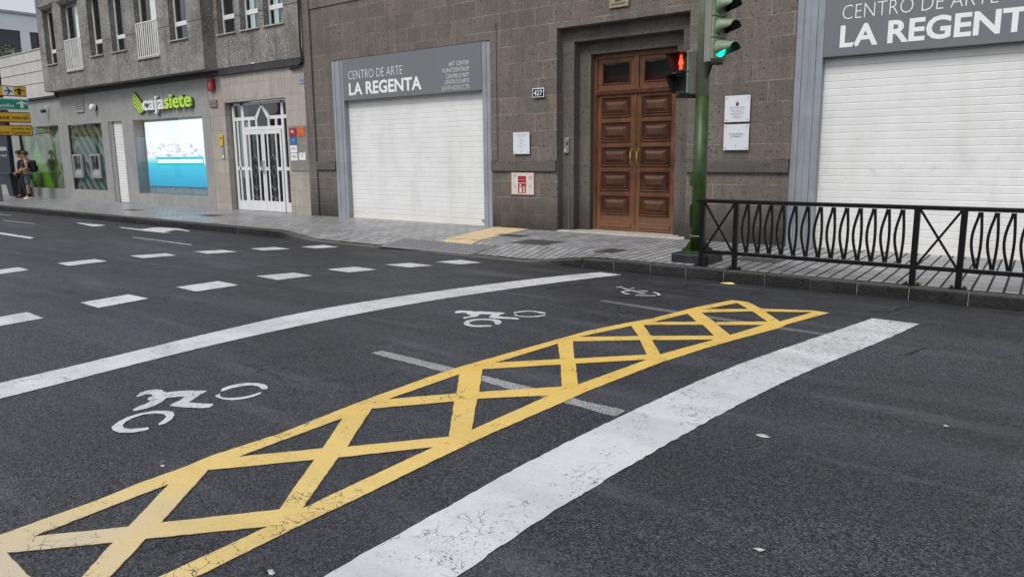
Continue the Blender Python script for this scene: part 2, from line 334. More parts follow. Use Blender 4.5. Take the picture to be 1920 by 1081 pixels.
M['threshold'] = plain('pale_marble', (.45, .41, .36), .5, 0, .15, 7)
M['brass'] = plain('brass', (.62, .40, .12), .3, .9, .1)
M['red'] = plain('red_plastic', (.33, .015, .03), .4)
M['orange'] = plain('orange_plastic', (.60, .11, .04), .4)
M['blue'] = plain('blue_plastic', (.03, .16, .32), .4)
M['yellow_p'] = plain('yellow_plastic', (.62, .44, .03), .4)
M['navy'] = plain('navy_enamel', (.01, .02, .045), .35)
M['ink'] = plain('dark_ink', (.06, .065, .075), .6, 0, .02)
M['plaque'] = plain('white_perspex', (.68, .71, .77), .15, 0, .02, 2, .6)
M['poster'] = plain('aged_white_poster', (.62, .56, .52), .6, 0, .12, 14)
M['rust'] = plain('rust_stained_rim', (.36, .16, .10), .7, 0, .3, 20)
M['lime'] = plain('lime_acrylic', (.52, .76, .10), .35)
M['lime_side'] = plain('dark_green_side', (.03, .08, .02), .5)
M['caja_white'] = plain('white_acrylic', (.78, .79, .80), .35)
M['grey_side'] = plain('grey_letter_side', (.16, .17, .17), .5)
M['curtain'] = plain('sky_glare_curtain', (.9, .9, .89), .8, 0, .06, 5)  # whitened curtain; sky glare on the balcony windows put into its colour
M['sign_yellow'] = plain('yellow_sign_sheet', (.78, .45, .03), .45, 0, .05)
M['sign_green'] = plain('green_sign_sheet', (.015, .29, .20), .45, 0, .05)
M['sign_ink'] = plain('brown_sign_ink', (.035, .022, .015), .5)
M['tactile'] = plain('yellow_tactile_tile', (.58, .45, .27), .7, 0, .15, 5, .3, .2)
M['manhole'] = plain('cast_iron', (.09, .088, .088), .55, .3, .2, 14, .5, .4)
M['white_render'] = plain('white_render', (.86, .88, .9), .8, 0, .05, .6)
M['skin'] = plain('skin', (.42, .22, .15), .55)
M['hair'] = plain('dark_hair', (.018, .013, .010), .6)
M['cloth_black'] = plain('black_cloth', (.014, .014, .018), .85)
M['cloth_grey'] = plain('grey_cloth', (.10, .11, .125), .85)
M['cloth_lgrey'] = plain('light_grey_cloth', (.26, .28, .31), .85)
M['jeans'] = plain('dark_trousers', (.018, .02, .027), .85)
M['bin'] = plain('dark_grey_plastic', (.022, .025, .032), .45)
M['bark'] = plain('bark', (.10, .075, .055), .9, 0, .3, 12, .2, .5)
M['litter'] = plain('dull_litter', (.42, .42, .43), .8, 0, .3, 60)
M['leaf_y'] = plain('yellow_green_leaf', (.34, .36, .06), .6, 0, .35, 1.3)
M['leaf_g'] = plain('grey_green_leaf', (.075, .105, .05), .6, 0, .35, 1.3)
M['leaf_dry'] = plain('dry_yellow_leaf', (.70, .62, .22), .7)
M['awning'] = plain('red_awning', (.36, .025, .02), .7)
M['opposite'] = plain('brown_render', (.17, .15, .135), .8, 0, .15, 1)

# ---------------------------------------------------------------- builders
class MB:
    def __init__(s): s.v = []; s.f = []
    def quad(s, a, b, c, d):
        n = len(s.v); s.v += [tuple(a), tuple(b), tuple(c), tuple(d)]; s.f.append((n, n+1, n+2, n+3))
    def box(s, x0, x1, y0, y1, z0, z1):
        n = len(s.v); s.v += [(x, y, z) for z in (z0, z1) for y in (y0, y1) for x in (x0, x1)]
        s.f += [tuple(n+i for i in f) for f in ((0, 2, 3, 1), (4, 5, 7, 6), (0, 1, 5, 4), (2, 6, 7, 3), (0, 4, 6, 2), (1, 3, 7, 5))]
        return s
    def frustum_y(s, o, i, y0, y1):     # o,i = (x0,x1,z0,z1): raised field from y0 (outer) to y1 (inner)
        n = len(s.v)
        s.v += [(o[0], y0, o[2]), (o[1], y0, o[2]), (o[1], y0, o[3]), (o[0], y0, o[3]), (i[0], y1, i[2]), (i[1], y1, i[2]), (i[1], y1, i[3]), (i[0], y1, i[3])]
        s.f += [(n+4, n+5, n+6, n+7)] + [(n+a, n+(a+1) % 4, n+4+(a+1) % 4, n+4+a) for a in range(4)]
        return s
    def rings(s, pts, rad, seg=12, cap=True, sq=None):
        n0 = len(s.v); pts = [Vector(p) for p in pts]; prev = None
        for i, p in enumerate(pts):
            t = (pts[min(i+1, len(pts)-1)] - pts[max(i-1, 0)]).normalized()
            ref = Vector((0, 0, 1)) if abs(t.z) < .9 else Vector((1, 0, 0))
            a = t.cross(ref).normalized() if prev is None else (prev - t*prev.dot(t)).normalized()
            prev = a; b = t.cross(a); r = rad[i] if isinstance(rad, (list, tuple)) else rad
            for k in range(seg):
                th = 2*math.pi*(k+.5)/seg; s.v.append(tuple(p + a*(r*math.cos(th)) + b*(r*math.sin(th))))
        for i in range(len(pts)-1):
            for k in range(seg):
                a = n0+i*seg+k; b = n0+i*seg+(k+1) % seg; s.f.append((a, b, b+seg, a+seg))
        if cap: s.f.append(tuple(n0+k for k in range(seg))[::-1]); s.f.append(tuple(n0+(len(pts)-1)*seg+k for k in range(seg)))
        return s
    def bar(s, a, b, w): return s.rings([a, b], w*.7071, 4)
    def poly(s, outer, z, holes=(), th=0.0):
        loops = [[Vector((p[0], p[1], 0)) for p in outer]] + [[Vector((p[0], p[1], 0)) for p in h] for h in holes]
        fl = [v for l in loops for v in l]; n = len(s.v); s.v += [(v.x, v.y, z) for v in fl]
        for t in tessellate_polygon(loops):
            a, b, c = [fl[i] for i in t]
            if (b-a).cross(c-a).z < 0: t = (t[0], t[2], t[1])
            s.f.append(tuple(n+i for i in t))
        return s
    def prism(s, poly, f0, f1):        # poly: list of 2-D points; f0/f1 map a point to near/far 3-D
        n = len(s.v); m = len(poly); s.v += [f0(p) for p in poly] + [f1(p) for p in poly]
        s.f += [tuple(range(n, n+m)), tuple(range(n+2*m-1, n+m-1, -1))] + [(n+i, n+m+i, n+m+(i+1) % m, n+(i+1) % m) for i in range(m)]
        return s
    def build(s, name, mat, parent=None, bevel=0., smooth=False, kind=None):
        me = bpy.data.meshes.new(name); me.from_pydata(s.v, [], s.f); me.update()
        o = bpy.data.objects.new(name, me); COL.objects.link(o)
        for m in (mat if isinstance(mat, (list, tuple)) else [mat]): me.materials.append(m)
        if parent is not None: o.parent = parent
        if smooth:
            for p in me.polygons: p.use_smooth = True
        if bevel:
            b = o.modifiers.new('bevel', 'BEVEL'); b.width = bevel; b.segments = 2; b.limit_method = 'ANGLE'; b.angle_limit = math.radians(40)
        if kind: o['kind'] = kind
        return o
def B(x0, x1, y0, y1, z0, z1): return MB().box(x0, x1, y0, y1, z0, z1)
def tag(o, label, cat, group=None):
    o['label'] = label; o['category'] = cat
    if group: o['group'] = group
    return o
def thing(name, label, cat, loc=(0, 0, 0), group=None):
    o = bpy.data.objects.new(name, None); COL.objects.link(o); o.empty_display_size = .1
    return tag(o, label, cat, group)
def wall(mb, x0, x1, z0, z1, Y, depth, holes):
    xs = sorted({x0, x1} | {h[0] for h in holes} | {h[1] for h in holes}); zs = sorted({z0, z1} | {h[2] for h in holes} | {h[3] for h in holes})
    for i in range(len(xs)-1):
        for j in range(len(zs)-1):
            cx = (xs[i]+xs[i+1])/2; cz = (zs[j]+zs[j+1])/2
            if any(h[0] < cx < h[1] and h[2] < cz < h[3] for h in holes): continue
            mb.quad((xs[i], Y, zs[j]), (xs[i+1], Y, zs[j]), (xs[i+1], Y, zs[j+1]), (xs[i], Y, zs[j+1]))
    for h in holes:
        d = h[4] if len(h) > 4 else depth
        a, b, c, e = h[:4]; y = Y+d
        mb.quad((a, Y, c), (a, Y, e), (a, y, e), (a, y, c)); mb.quad((b, Y, c), (b, y, c), (b, y, e), (b, Y, e))
        mb.quad((a, Y, e), (b, Y, e), (b, y, e), (a, y, e)); mb.quad((a, Y, c), (a, y, c), (b, y, c), (b, Y, c))
    return mb
_tc = {}
def text_mesh(s, weight=0., ext=0.):
    key = (s, weight, ext)
    if key in _tc: return _tc[key]
    cu = bpy.data.curves.new('t', 'FONT'); cu.body = s; cu.size = 1; cu.offset = weight; cu.extrude = ext; cu.resolution_u = 3
    o = bpy.data.objects.new('t', cu); COL.objects.link(o)
    dg = bpy.context.evaluated_depsgraph_get(); dg.update()
    me = bpy.data.meshes.new_from_object(o.evaluated_get(dg)); v = [tuple(q.co) for q in me.vertices]; f = [tuple(p.vertices) for p in me.polygons]
    bpy.data.objects.remove(o); bpy.data.curves.remove(cu); bpy.data.meshes.remove(me)
    _tc[key] = (v, f); return v, f
def text(mb, s, origin, u, v, cap, width=None, weight=0., ext=0., align='L', depth=.0):
    """add lettering: origin = baseline point, u = reading direction, v = up, cap = capital height in metres"""
    vs, fs = text_mesh(s, weight, .5 if depth else 0.)
    if not vs: return mb
    x0 = min(p[0] for p in vs); x1 = max(p[0] for p in vs)
    sy = cap/.72; sx = (width/(x1-x0)) if width else sy
    u = Vector(u); v = Vector(v); nrm = u.cross(v); o = Vector(origin)
    sh = {'L': -x0, 'R': -x1, 'C': -(x0+x1)/2}[align]; n = len(mb.v)
    mb.v += [tuple(o + u*((p[0]+sh)*sx) + v*(p[1]*sy) + nrm*((p[2]/.5*.5+.5)*depth if depth else 0)) for p in vs]
    mb.f += [tuple(n+i for i in f) for f in fs]; return mb
FU, FV = (1, 0, 0), (0, 0, 1)      # facade reading direction, seen from the street

# ---------------------------------------------------------------- setting
ROADZ = 0.0
MB().poly([(-140, -60), (60, -60), (60, 9.6), (-140, 9.6)], 0).build('road', M['asphalt'], kind='structure')
MB().poly([(-400, -400), (400, -400), (400, 400), (-400, 400)], -.05).build('ground', M['asphalt'], kind='structure')
def sm(a, b, t): t = max(0, min(1, (t-a)/(b-a))); return t*t*(3-2*t)
def pave_z(x, y):      # the pavement dips to the road at the dropped crossing
    dip = sm(-13.4, -12.0, x)*(1-sm(-7.1, -5.6, x)); fr = max(0, min(1, (9.98-y)/.75))
    return .15-.13*dip*fr
xs = [-140, -60, -40, -30, -20] + [-14+.3*i for i in range(40)] + [0, 10, 60]; ys = [9.27, 9.5, 9.75, 9.98, 10.3, 11, 12.3, 12.9]
pm = MB()
for x in sorted(set(xs)):
    for y in ys: pm.v.append((x, y, pave_z(x, y)))
nx = len(set(xs)); ny = len(ys)
for i in range(nx-1):
    for j in range(ny-1): a = i*ny+j; pm.f.append((a, a+ny, a+ny+1, a+1))
pm.build('pavement', M['pave'], smooth=False, kind='structure')
kb = MB(); jn = MB(); x = -60.0
while x < 14:
    wd = .54+random.uniform(-.03, .05); a, b = x+.006, x+wd-.006
    y0 = 9.10+random.uniform(-.008, .008); za, zb = pave_z(a, 9.2)-.004, pave_z(b, 9.2)-.004
    dz = random.uniform(-.006, .006); za += dz; zb += dz
    n = len(kb.v); r = .022
    prof = [(y0, -.05), (y0+.006, -1), (y0+.03, 0), (9.268, 0), (9.268, -.06)]
    for xx, zz in ((a, za), (a+.012, za), (b-.012, zb), (b, zb)):
        ins = .008 if xx in (a, b) else 0
        kb.v += [(xx, y0+ins, -.05), (xx, y0+.006+ins, zz-.03), (xx, y0+.012+ins, zz-.014), (xx, y0+.034+ins, zz-ins*.7), (xx, 9.266, zz-ins*.5), (xx, 9.266, -.05)]
    for q in range(3):
        for t in range(5): kb.f.append((n+q*6+t, n+(q+1)*6+t, n+(q+1)*6+t+1, n+q*6+t+1))
    kb.f += [tuple(n+t for t in range(6))[::-1], tuple(n+18+t for t in range(6))]
    jn.box(b+.001, b+.011, y0+.02, 9.26, -.04, min(za, zb)-.012)
    x += wd
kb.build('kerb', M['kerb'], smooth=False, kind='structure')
jn.build('kerb_mortar', plain('pale_mortar', (.21, .20, .18), .9, 0, .5, 14), kind='structure')

def px(pts, z=0.): return [G(a, b, z) for a, b in pts]
def rough_edge(poly, amp=.004, step=.035):
    out = []
    for i in range(len(poly)):
        a = Vector(poly[i]); b = Vector(poly[(i+1) % len(poly)]); L = (b-a).length; n = max(1, min(90, int(L/step)))
        for k in range(n):
            p = a.lerp(b, k/n); out.append((p.x+random.uniform(-amp, amp), p.y+random.uniform(-amp, amp)))
    return out
def smooth_line(pts):       # open polyline, photo units: even out measuring noise
    q = [Vector(a) for a in pts]
    q = [q[0]]+[q[i]*.5+(q[i-1]+q[i+1])*.25 for i in range(1, len(q)-1)]+[q[-1]]
    for _ in range(2):
        n = [q[0]]
        for a, b in zip(q, q[1:]): n += [a.lerp(b, .25), a.lerp(b, .75)]
        q = n+[q[-1]]
    return [tuple(v) for v in q]
def grow(poly, d):
    ar = sum(poly[i][0]*poly[(i+1) % len(poly)][1]-poly[(i+1) % len(poly)][0]*poly[i][1] for i in range(len(poly)))
    sgn = 1 if ar > 0 else -1; out = []
    for i in range(len(poly)):
        p, q, r = Vector(poly[i-1]), Vector(poly[i]), Vector(poly[(i+1) % len(poly)])
        a = (q-p).normalized(); b = (r-q).normalized(); n = Vector((a.y, -a.x))+Vector((b.y, -b.x))
        if n.length < .2: n = Vector((a.y, -a.x))
        n = n/max(n.length_squared, .6)*2*.5*2/ (1 if True else 1) if False else n.normalized()*min(1/max(.35, n.length/2), 2.2)
        out.append((q.x+n.x*d*sgn, q.y+n.y*d*sgn))
    return out

# long white line at the upper edge of the motorcycle bay
upA = [(-150, 752), (0, 720), (200, 670.5), (304, 646.5), (408, 620.6), (525, 593.4), (619, 575.3), (700, 562.8), (820, 545.5), (958.7, 527.2), (1069.7, 514.4), (1125, 510.5)]
loA = [(1166.8, 515.3), (1125, 519.4), (1069.7, 526.4), (958.7, 541), (820, 560.5), (712.5, 580), (619, 598.8), (512.5, 620.8), (408, 644.3), (304, 669.5), (200, 696.8), (0, 748), (-150, 786)]
tag(MB().poly(rough_edge(px(smooth_line(upA)+smooth_line(loA))), .004).build('solid_line_marking', M['white_paint']), 'narrower curved solid white line running from the left edge of the photo to the kerb', 'road marking')
upB = [(500, 1144), (610, 1081), (662, 1046), (734, 1009), (820, 964), (906.5, 909), (978, 874), (1040, 840), (1122.5, 800), (1180, 773), (1240, 745), (1294, 720.7), (1370, 686.9), (1456.7, 657), (1543, 629), (1635.4, 597)]
loB = [(1723.5, 607.5), (1673, 632.7), (1619, 653.5), (1538, 684.5), (1456.7, 720.7), (1385, 758), (1290, 810), (1240, 838), (1170, 880), (1103, 919), (1020, 970), (930, 1026), (862, 1081), (770, 1144)]
tag(MB().poly(rough_edge(px(smooth_line(upB)+smooth_line(loB)), .005), .004).build('solid_line_marking', M['white_paint']), 'wide cracked white line in the foreground, right of the yellow hatching', 'road marking')

# yellow hatched box
YO = [(-45, 1022), (0, 1003.5), (95, 969), (177, 940), (262, 906), (346.7, 875.5), (387, 858.5), (400, 853.5), (525, 813), (608.3, 779.8), (656, 761), (700, 744.5), (800, 708.5), (855, 690), (888, 680.6), (1032, 640), (1100, 621), (1178, 604.9), (1220.8, 597.7), (1300, 577.3), (1372.7, 562.8), (1402.5, 566.4), (1428, 579), (1500, 581.5), (1525, 582.5), (1555.5, 586.7), (1511, 598.5), (1475.6, 608.3), (1462, 615), (1375.4, 638), (1320, 654), (1236, 681), (1097.5, 735), (1055, 754.6), (928, 809.8), (875.8, 833.8), (811, 865), (753, 893.5), (673.8, 933), (588.3, 973), (521.7, 1006), (370, 1081), (210, 1160), (60, 1185), (-60, 1160)]
YH = [[(1321.3, 579.9), (1382.2, 568.3), (1402.5, 579.4)], [(1435, 584.5), (1524.4, 585.3), (1462, 603)], [(1314.5, 586.1), (1410.6, 584), (1439, 603), (1340, 604)],
      [(1224, 603.9), (1289.6, 588.2), (1306, 603.5)], [(1345.6, 609.7), (1433, 609), (1369, 628.3)], [(1206, 609.3), (1318, 609), (1338.9, 629.5), (1221, 630)],
      [(1086, 631.8), (1183.5, 611), (1197.4, 630.4)], [(1222.5, 637.9), (1339, 636.8), (1238, 664.6)], [(1073.9, 640.1), (1200, 637.9), (1212.6, 665.1), (1076.7, 672.6)],
      [(929, 680.2), (1046.1, 644.3), (1050.3, 673.4)], [(1079.4, 681.7), (1213, 674.3), (1083.6, 721.5)], [(904.4, 692.4), (1051.2, 683.5), (1053.6, 725), (898, 735)],
      [(727, 748.6), (861.9, 701.5), (856, 737.9)], [(894.6, 747.7), (1030, 741.5), (884.2, 806.5)], [(697, 766.2), (851.9, 752.5), (841.5, 818.8), (650.5, 838)],
      [(446.9, 856.5), (642.7, 784), (605.2, 840.8)], [(633.5, 858), (813, 838.4), (567, 953.5)], [(390, 881.5), (589, 862.3), (523.5, 955.5), (301.7, 980)],
      [(63.3, 1006), (316.7, 907.5), (241.7, 987.7)], [(273.3, 1010.5), (503.3, 987), (137, 1157)], [(11.5, 1037), (211.5, 1017.5), (107, 1134)]]
yo = rough_edge(px(YO), .0025); yh = [rough_edge(px(h), .0025) for h in YH]
yb = MB().poly(yo, .0042, yh).build('yellow_hatching', M['yellow_paint'])
tag(yb, 'yellow criss-cross hatched strip narrowing to a point across the road', 'road marking')
MB().poly(grow(yo, .004), .0032, [grow(h, -.005) for h in yh]).build('paint_border', M['edge'], yb)
FAD = px([(-45, 1022), (0, 1003.5), (50, 985), (70, 1008), (95, 1029), (11.5, 1037), (60, 1086), (107, 1134), (60, 1185), (-60, 1160)])

# worn white bay dividers lying under the yellow
tag(MB().poly(rough_edge(px([(695.6, 661.9), (716, 657), (855, 690), (905, 703.5), (1000, 727), (1079, 747.5), (1174, 769.8), (1154, 780.5), (1058, 754.6), (961, 730.6), (900, 713), (834, 697.3)]), .006), .0018).build('bay_divider_marking', M['worn_paint']),
    'worn speckled white divider line passing under the yellow hatching toward the wide white line', 'road marking')
tag(MB().poly(rough_edge(px([(1123.4, 564.3), (1133.3, 562.3), (1274, 583.5), (1400, 602.5), (1475, 614), (1553, 625.5), (1543, 628.3), (1465, 617.5), (1390, 605.5), (1264, 587)]), .006), .0018).build('bay_divider_marking', M['thin_paint']),
    'very faint white divider line near the pointed far end of the yellow hatching', 'road marking')

# motorcycle symbols
def motif(name, label, polys, sc, o, group='motorcycle symbols painted in the bay'):
    t = thing(name, label, 'road symbol', group=group)
    for nm, pl in polys:
        MB().poly(px([(o[0]+a/sc, o[1]+b/sc) for a, b in pl]), .004).build(nm, M['white_paint'], t)
motif('motorcycle_symbol', 'large white motorcycle symbol nearest the camera, left of the yellow hatching', [
    ('wheel', [(380, 757), (425, 745), (470, 715), (488, 685), (480, 662), (440, 654), (340, 655), (240, 672), (150, 700), (80, 735), (35, 772), (45, 795), (90, 812), (180, 812), (260, 800), (305, 787), (300, 773), (240, 780), (165, 785), (125, 778), (115, 760), (135, 735), (190, 705), (270, 680), (360, 673), (415, 680), (430, 697), (410, 720), (370, 750)]),
    ('rider_figure', [(215, 550), (240, 525), (300, 508), (350, 499), (395, 502), (415, 518), (430, 522), (520, 512), (600, 508), (725, 510), (665, 545), (590, 595), (700, 602), (760, 603), (770, 612), (740, 630), (690, 635), (560, 630), (500, 625), (455, 618), (470, 605), (530, 578), (560, 552), (500, 555), (430, 562), (400, 590), (340, 620), (270, 642), (195, 656), (188, 645), (240, 618), (290, 600), (320, 580), (295, 578), (300, 560), (335, 545), (320, 535), (280, 535), (245, 548), (220, 555)]),
    ('wheel', [(820, 514), (830, 495), (880, 475), (950, 460), (1020, 453), (1090, 455), (1140, 465), (1160, 480), (1158, 497), (1120, 500), (1095, 480), (1050, 471), (980, 475), (900, 492), (840, 512)]),
    ('wheel_rim', [(780, 545), (820, 530), (812, 545), (830, 558), (880, 563), (960, 558), (1030, 545), (1085, 527), (1115, 520), (1110, 532), (1050, 555), (980, 570), (900, 578), (840, 572), (795, 558)])], 3.84, (200, 600))
motif('motorcycle_symbol', 'middle white motorcycle symbol, between the long white line and the hatching', [
    ('rider_figure', [(112, 225), (130, 205), (190, 193), (290, 198), (400, 205), (415, 215), (500, 208), (640, 212), (780, 222), (935, 230), (910, 248), (850, 265), (820, 285), (900, 298), (1100, 310), (1172, 328), (1150, 342), (1050, 335), (880, 328), (760, 325), (660, 305), (680, 290), (715, 262), (600, 255), (510, 262), (500, 285), (440, 300), (350, 312), (280, 330), (240, 318), (265, 300), (350, 290), (380, 270), (310, 258), (305, 240), (240, 230), (150, 240), (118, 238)]),
    ('wheel', [(775, 425), (820, 428), (865, 410), (880, 380), (840, 350), (750, 335), (600, 328), (430, 332), (300, 360), (252, 400), (280, 435), (370, 458), (520, 465), (700, 458), (725, 442), (680, 435), (560, 435), (430, 435), (355, 418), (345, 395), (400, 370), (520, 352), (640, 352), (730, 365), (760, 385)]),
    ('wheel', [(1065, 232), (1090, 218), (1250, 198), (1400, 200), (1540, 218), (1605, 240), (1580, 246), (1500, 238), (1400, 215), (1280, 212), (1150, 228), (1090, 242)]),
    ('wheel_rim', [(1072, 262), (1110, 258), (1150, 275), (1250, 290), (1400, 290), (1500, 275), (1590, 262), (1585, 278), (1480, 298), (1340, 305), (1200, 298), (1110, 280)])], 8.718, (840, 560))
def stroke(pts, h): return [(a, b-h) for a, b in pts] + [(a, b+h) for a, b in pts[::-1]]
motif('motorcycle_symbol', 'small worn white cycle symbol nearest the kerb, beyond the faint divider', [
    ('rider_figure', stroke([(535, 184), (580, 178), (640, 168)], 6)), ('rider_figure', stroke([(625, 188), (720, 213), (790, 236), (900, 255), (960, 284), (1050, 290)], 8)),
    ('rider_figure', stroke([(785, 205), (860, 192)], 5)), ('rider_figure', stroke([(920, 243), (1100, 253)], 7)),
    ('wheel', [(770, 306), (690, 300), (610, 264), (690, 238), (800, 234), (800, 246), (700, 252), (660, 266), (700, 288), (775, 294)]),
    ('wheel_rim', stroke([(880, 320), (1060, 331), (1240, 333)], 6)), ('wheel', [(1190, 266), (1240, 268), (1300, 288), (1342, 322), (1265, 328), (1275, 305), (1230, 284), (1185, 276)])], 9.6, (1100, 520))

# crossing dashes
ROW1 = [[(-60, 604.5), (51.3, 585.3), (81, 596.7), (-60, 622.5)], [(151, 567.5), (241.4, 552), (278.3, 559.8), (184.5, 577.3)], [(330.2, 538.4), (410, 527), (447.3, 534.8), (367.6, 546.7)],
        [(479.7, 517.5), (551.6, 511.3), (586.6, 516.9), (520.3, 525)], [(611.6, 505), (667.2, 500.3), (707.2, 505.6), (653, 511)], [(721.3, 496.3), (768.8, 493), (811.9, 498), (767, 501.4)], [(817, 491), (864, 487.3), (903, 492.5), (862.5, 495.8)]]
ROW2 = [[(-70, 515.5), (34.7, 501), (55, 506.2), (-60, 522.5)], [(107.4, 493.5), (177.6, 485.8), (201.4, 489.9), (129, 498.5)], [(243.3, 479.6), (310.8, 475), (330.7, 479), (267.8, 484)], [(363, 471.5), (419, 468.6), (444.5, 472.4), (388.5, 476)],
        [(468.8, 466), (515.6, 463.2), (543.8, 466.9), (493.8, 469.9)], [(564, 462.8), (606.3, 459.5), (634.4, 463), (593.8, 466)]]
ORD = ['first', 'second', 'third', 'fourth', 'fifth', 'sixth', 'seventh']
for row, nm in ((ROW1, 'nearer'), (ROW2, 'farther')):
    for i, q in enumerate(row):
        extra = {0: ', cut by the edge'}.get(i, ', closest to the kerb' if i == len(row)-1 else '')
        tag(MB().poly(rough_edge(px(q), .005), .004).build('crossing_dash', M['white_paint']), f'{ORD[i]} white dash from the left in the {nm} crossing row{extra}', 'road marking', 'white dashes edging the pedestrian crossing')
for q, lb, mt in (([(-90, 424.5), (0, 435.8), (63.8, 445.3), (56.9, 447.8), (0, 438.9), (-90, 427.5)], 'solid white lane dash at the left edge of the photo, beyond the crossing rows', 'white_paint'),
                  ([(249, 444), (360.7, 458.3), (358, 460.1), (247, 445.3)], 'thin pale lane dash just below the painted arrow', 'worn_paint'),
                  ([(5, 412.6), (66, 419.2), (64, 420), (3, 413.5)], 'faint thin lane dash far up the road at the left', 'worn_paint'),
                  ([(-20, 399.8), (22, 403.4), (20, 404.2), (-22, 400.6)], 'faintest and farthest lane dash, close under the far kerb', 'worn_paint')):
    tag(MB().poly(px(q), .004).build('lane_dash', M[mt]), lb, 'road marking', 'white lane dashes')
aw = thing('arrow_marking', 'white painted direction arrow close to the kerb in front of the bank', 'road marking')
MB().poly(px([(200+a/7.385, 340+b/7.385) for a, b in [(148, 636), (215, 636), (475, 664), (640, 640), (730, 636), (1000, 653), (1162, 688), (1120, 693), (960, 672), (800, 700), (890, 712), (780, 714), (480, 682)]]), .004).build('arrow_head', M['white_paint'], aw)
MB().poly(px([(a/8, 330+b/8) for a, b in [(1135, 700), (1200, 702), (1380, 721), (1590, 735), (1500, 750), (1380, 757)]]), .004).build('arrow_tail', M['white_paint'], aw)
# dark tar seams
tc = MB()
for pts in ([(1225, 549), (1290, 536), (1345, 528)], [(1395, 570), (1340, 562), (1300, 554), (1240, 547), (1180, 543)], [(1630, 583), (1672, 585), (1690, 578), (1725, 574)], [(110+1000, 530), (1060, 536), (1010, 543)], [(1140, 556), (1200, 560), (1260, 553)], [(1700, 665), (1728, 655), (1732, 648)], [(120, 547), (150, 551)]):
    w_ = .015; p = [Vector(q) for q in px(pts)]; pp = []
    for a, b in zip(p, p[1:]):
        for k in range(5): c = a.lerp(b, k/5); pp.append(c+Vector((random.uniform(-.02, .02), random.uniform(-.02, .02))))
    for a, b in zip(pp, pp[1:]):
        n_ = Vector((-(b-a).y, (b-a).x)).normalized()*w_*random.uniform(.4, 1.1)
        tc.quad((a.x-n_.x, a.y-n_.y, .003), (b.x-n_.x, b.y-n_.y, .003), (b.x+n_.x, b.y+n_.y, .003), (a.x+n_.x, a.y+n_.y, .003))
tc.build('road_crack', plain('tar', (.012, .012, .013), .7), kind='structure')

# tactile crossing strip and ribbed ramp
tm = MB(); a, b, c, d = [Vector(q) for q in ((-9.23, 9.72), (-9.93, 12.045), (-9.06, 12.045), (-8.54, 9.72))]
def pz(p, e=.006): return (p.x, p.y, pave_z(p.x, p.y)+e)
for i in range(12):
    l0, l1, r0, r1 = a.lerp(b, i/12), a.lerp(b, (i+1)/12), d.lerp(c, i/12), d.lerp(c, (i+1)/12)
    tm.quad(pz(l0), pz(r0), pz(r1), pz(l1))
tac = tm.build('tactile_strip', M['tactile']); tag(tac, 'yellow tactile paving strip leading from the left shutter to the crossing', 'tactile paving')
st = MB()
for i in range(36):
    for j in range(12):
        p = a.lerp(b, (i+.5)/36).lerp(d.lerp(c, (i+.5)/36), (j+.5)/12); x_, y_, z_ = pz(p)
        st.frustum_y((0, 0, 0, 0), (0, 0, 0, 0), 0, 0) if False else None
        r = .016; n = len(st.v); st.v += [(x_+r*cx, y_+r*cy, z_) for cx, cy in ((1, 0), (0, 1), (-1, 0), (0, -1))] + [(x_+r*.5*cx, y_+r*.5*cy, z_+.006) for cx, cy in ((1, 0), (0, 1), (-1, 0), (0, -1))]
        st.f += [(n+4, n+5, n+6, n+7)] + [(n+q, n+(q+1) % 4, n+4+(q+1) % 4, n+4+q) for q in range(4)]
st.build('tactile_studs', M['tactile'], tac)
rm = MB(); rmb = MB()
P0, P1, P2, P3 = [Vector(G(*q)) for q in ((706, 462.5, .02), (756.7, 446.3, .115), (933.8, 460.8, .115), (886, 477.5, .02))]
RY0, RY1 = (P0.y+P3.y)/2, (P1.y+P2.y)/2
def inr(p):
    t = 0; return 0 <= t <= 1 and P0.x+(P1.x-P0.x)*t*1.0 - .0 <= p.x <= P3.x+(P2.x-P3.x)*t
N = 14
for i in range(N):
    for j in range(5):
        f = lambda u_, v_: P0.lerp(P1, v_).lerp(P3.lerp(P2, v_), u_)
        q = [f(i/N, j/5), f((i+1)/N, j/5), f((i+1)/N, (j+1)/5), f(i/N, (j+1)/5)]; rmb.quad(*[pz(p, .005) for p in q])
rr = rmb.build('ramp_tiles', plain('ramp_tile_grey', (.13, .13, .132), .55)); tag(rr, 'dark ribbed dropped-kerb ramp in front of the yellow tactile strip', 'ramp')
for i in range(60):
    x_ = -11.3+.074*i
    for j in range(14):
        y_ = RY0+.03+.068*j; p = Vector((x_, y_)); t = (y_-RY0)/(RY1-RY0)
        if t < .97 and P0.x+(P1.x-P0.x)*t+.03 < x_ < P3.x+(P2.x-P3.x)*t-.03:
            z_ = pave_z(x_, y_)+.0045; rm.box(x_-.019, x_+.019, y_-.031, y_+.031, z_, z_+.008)
rm.build('ramp_ribs', plain('ramp_rib_grey', (.34, .34, .35), .6), rr)

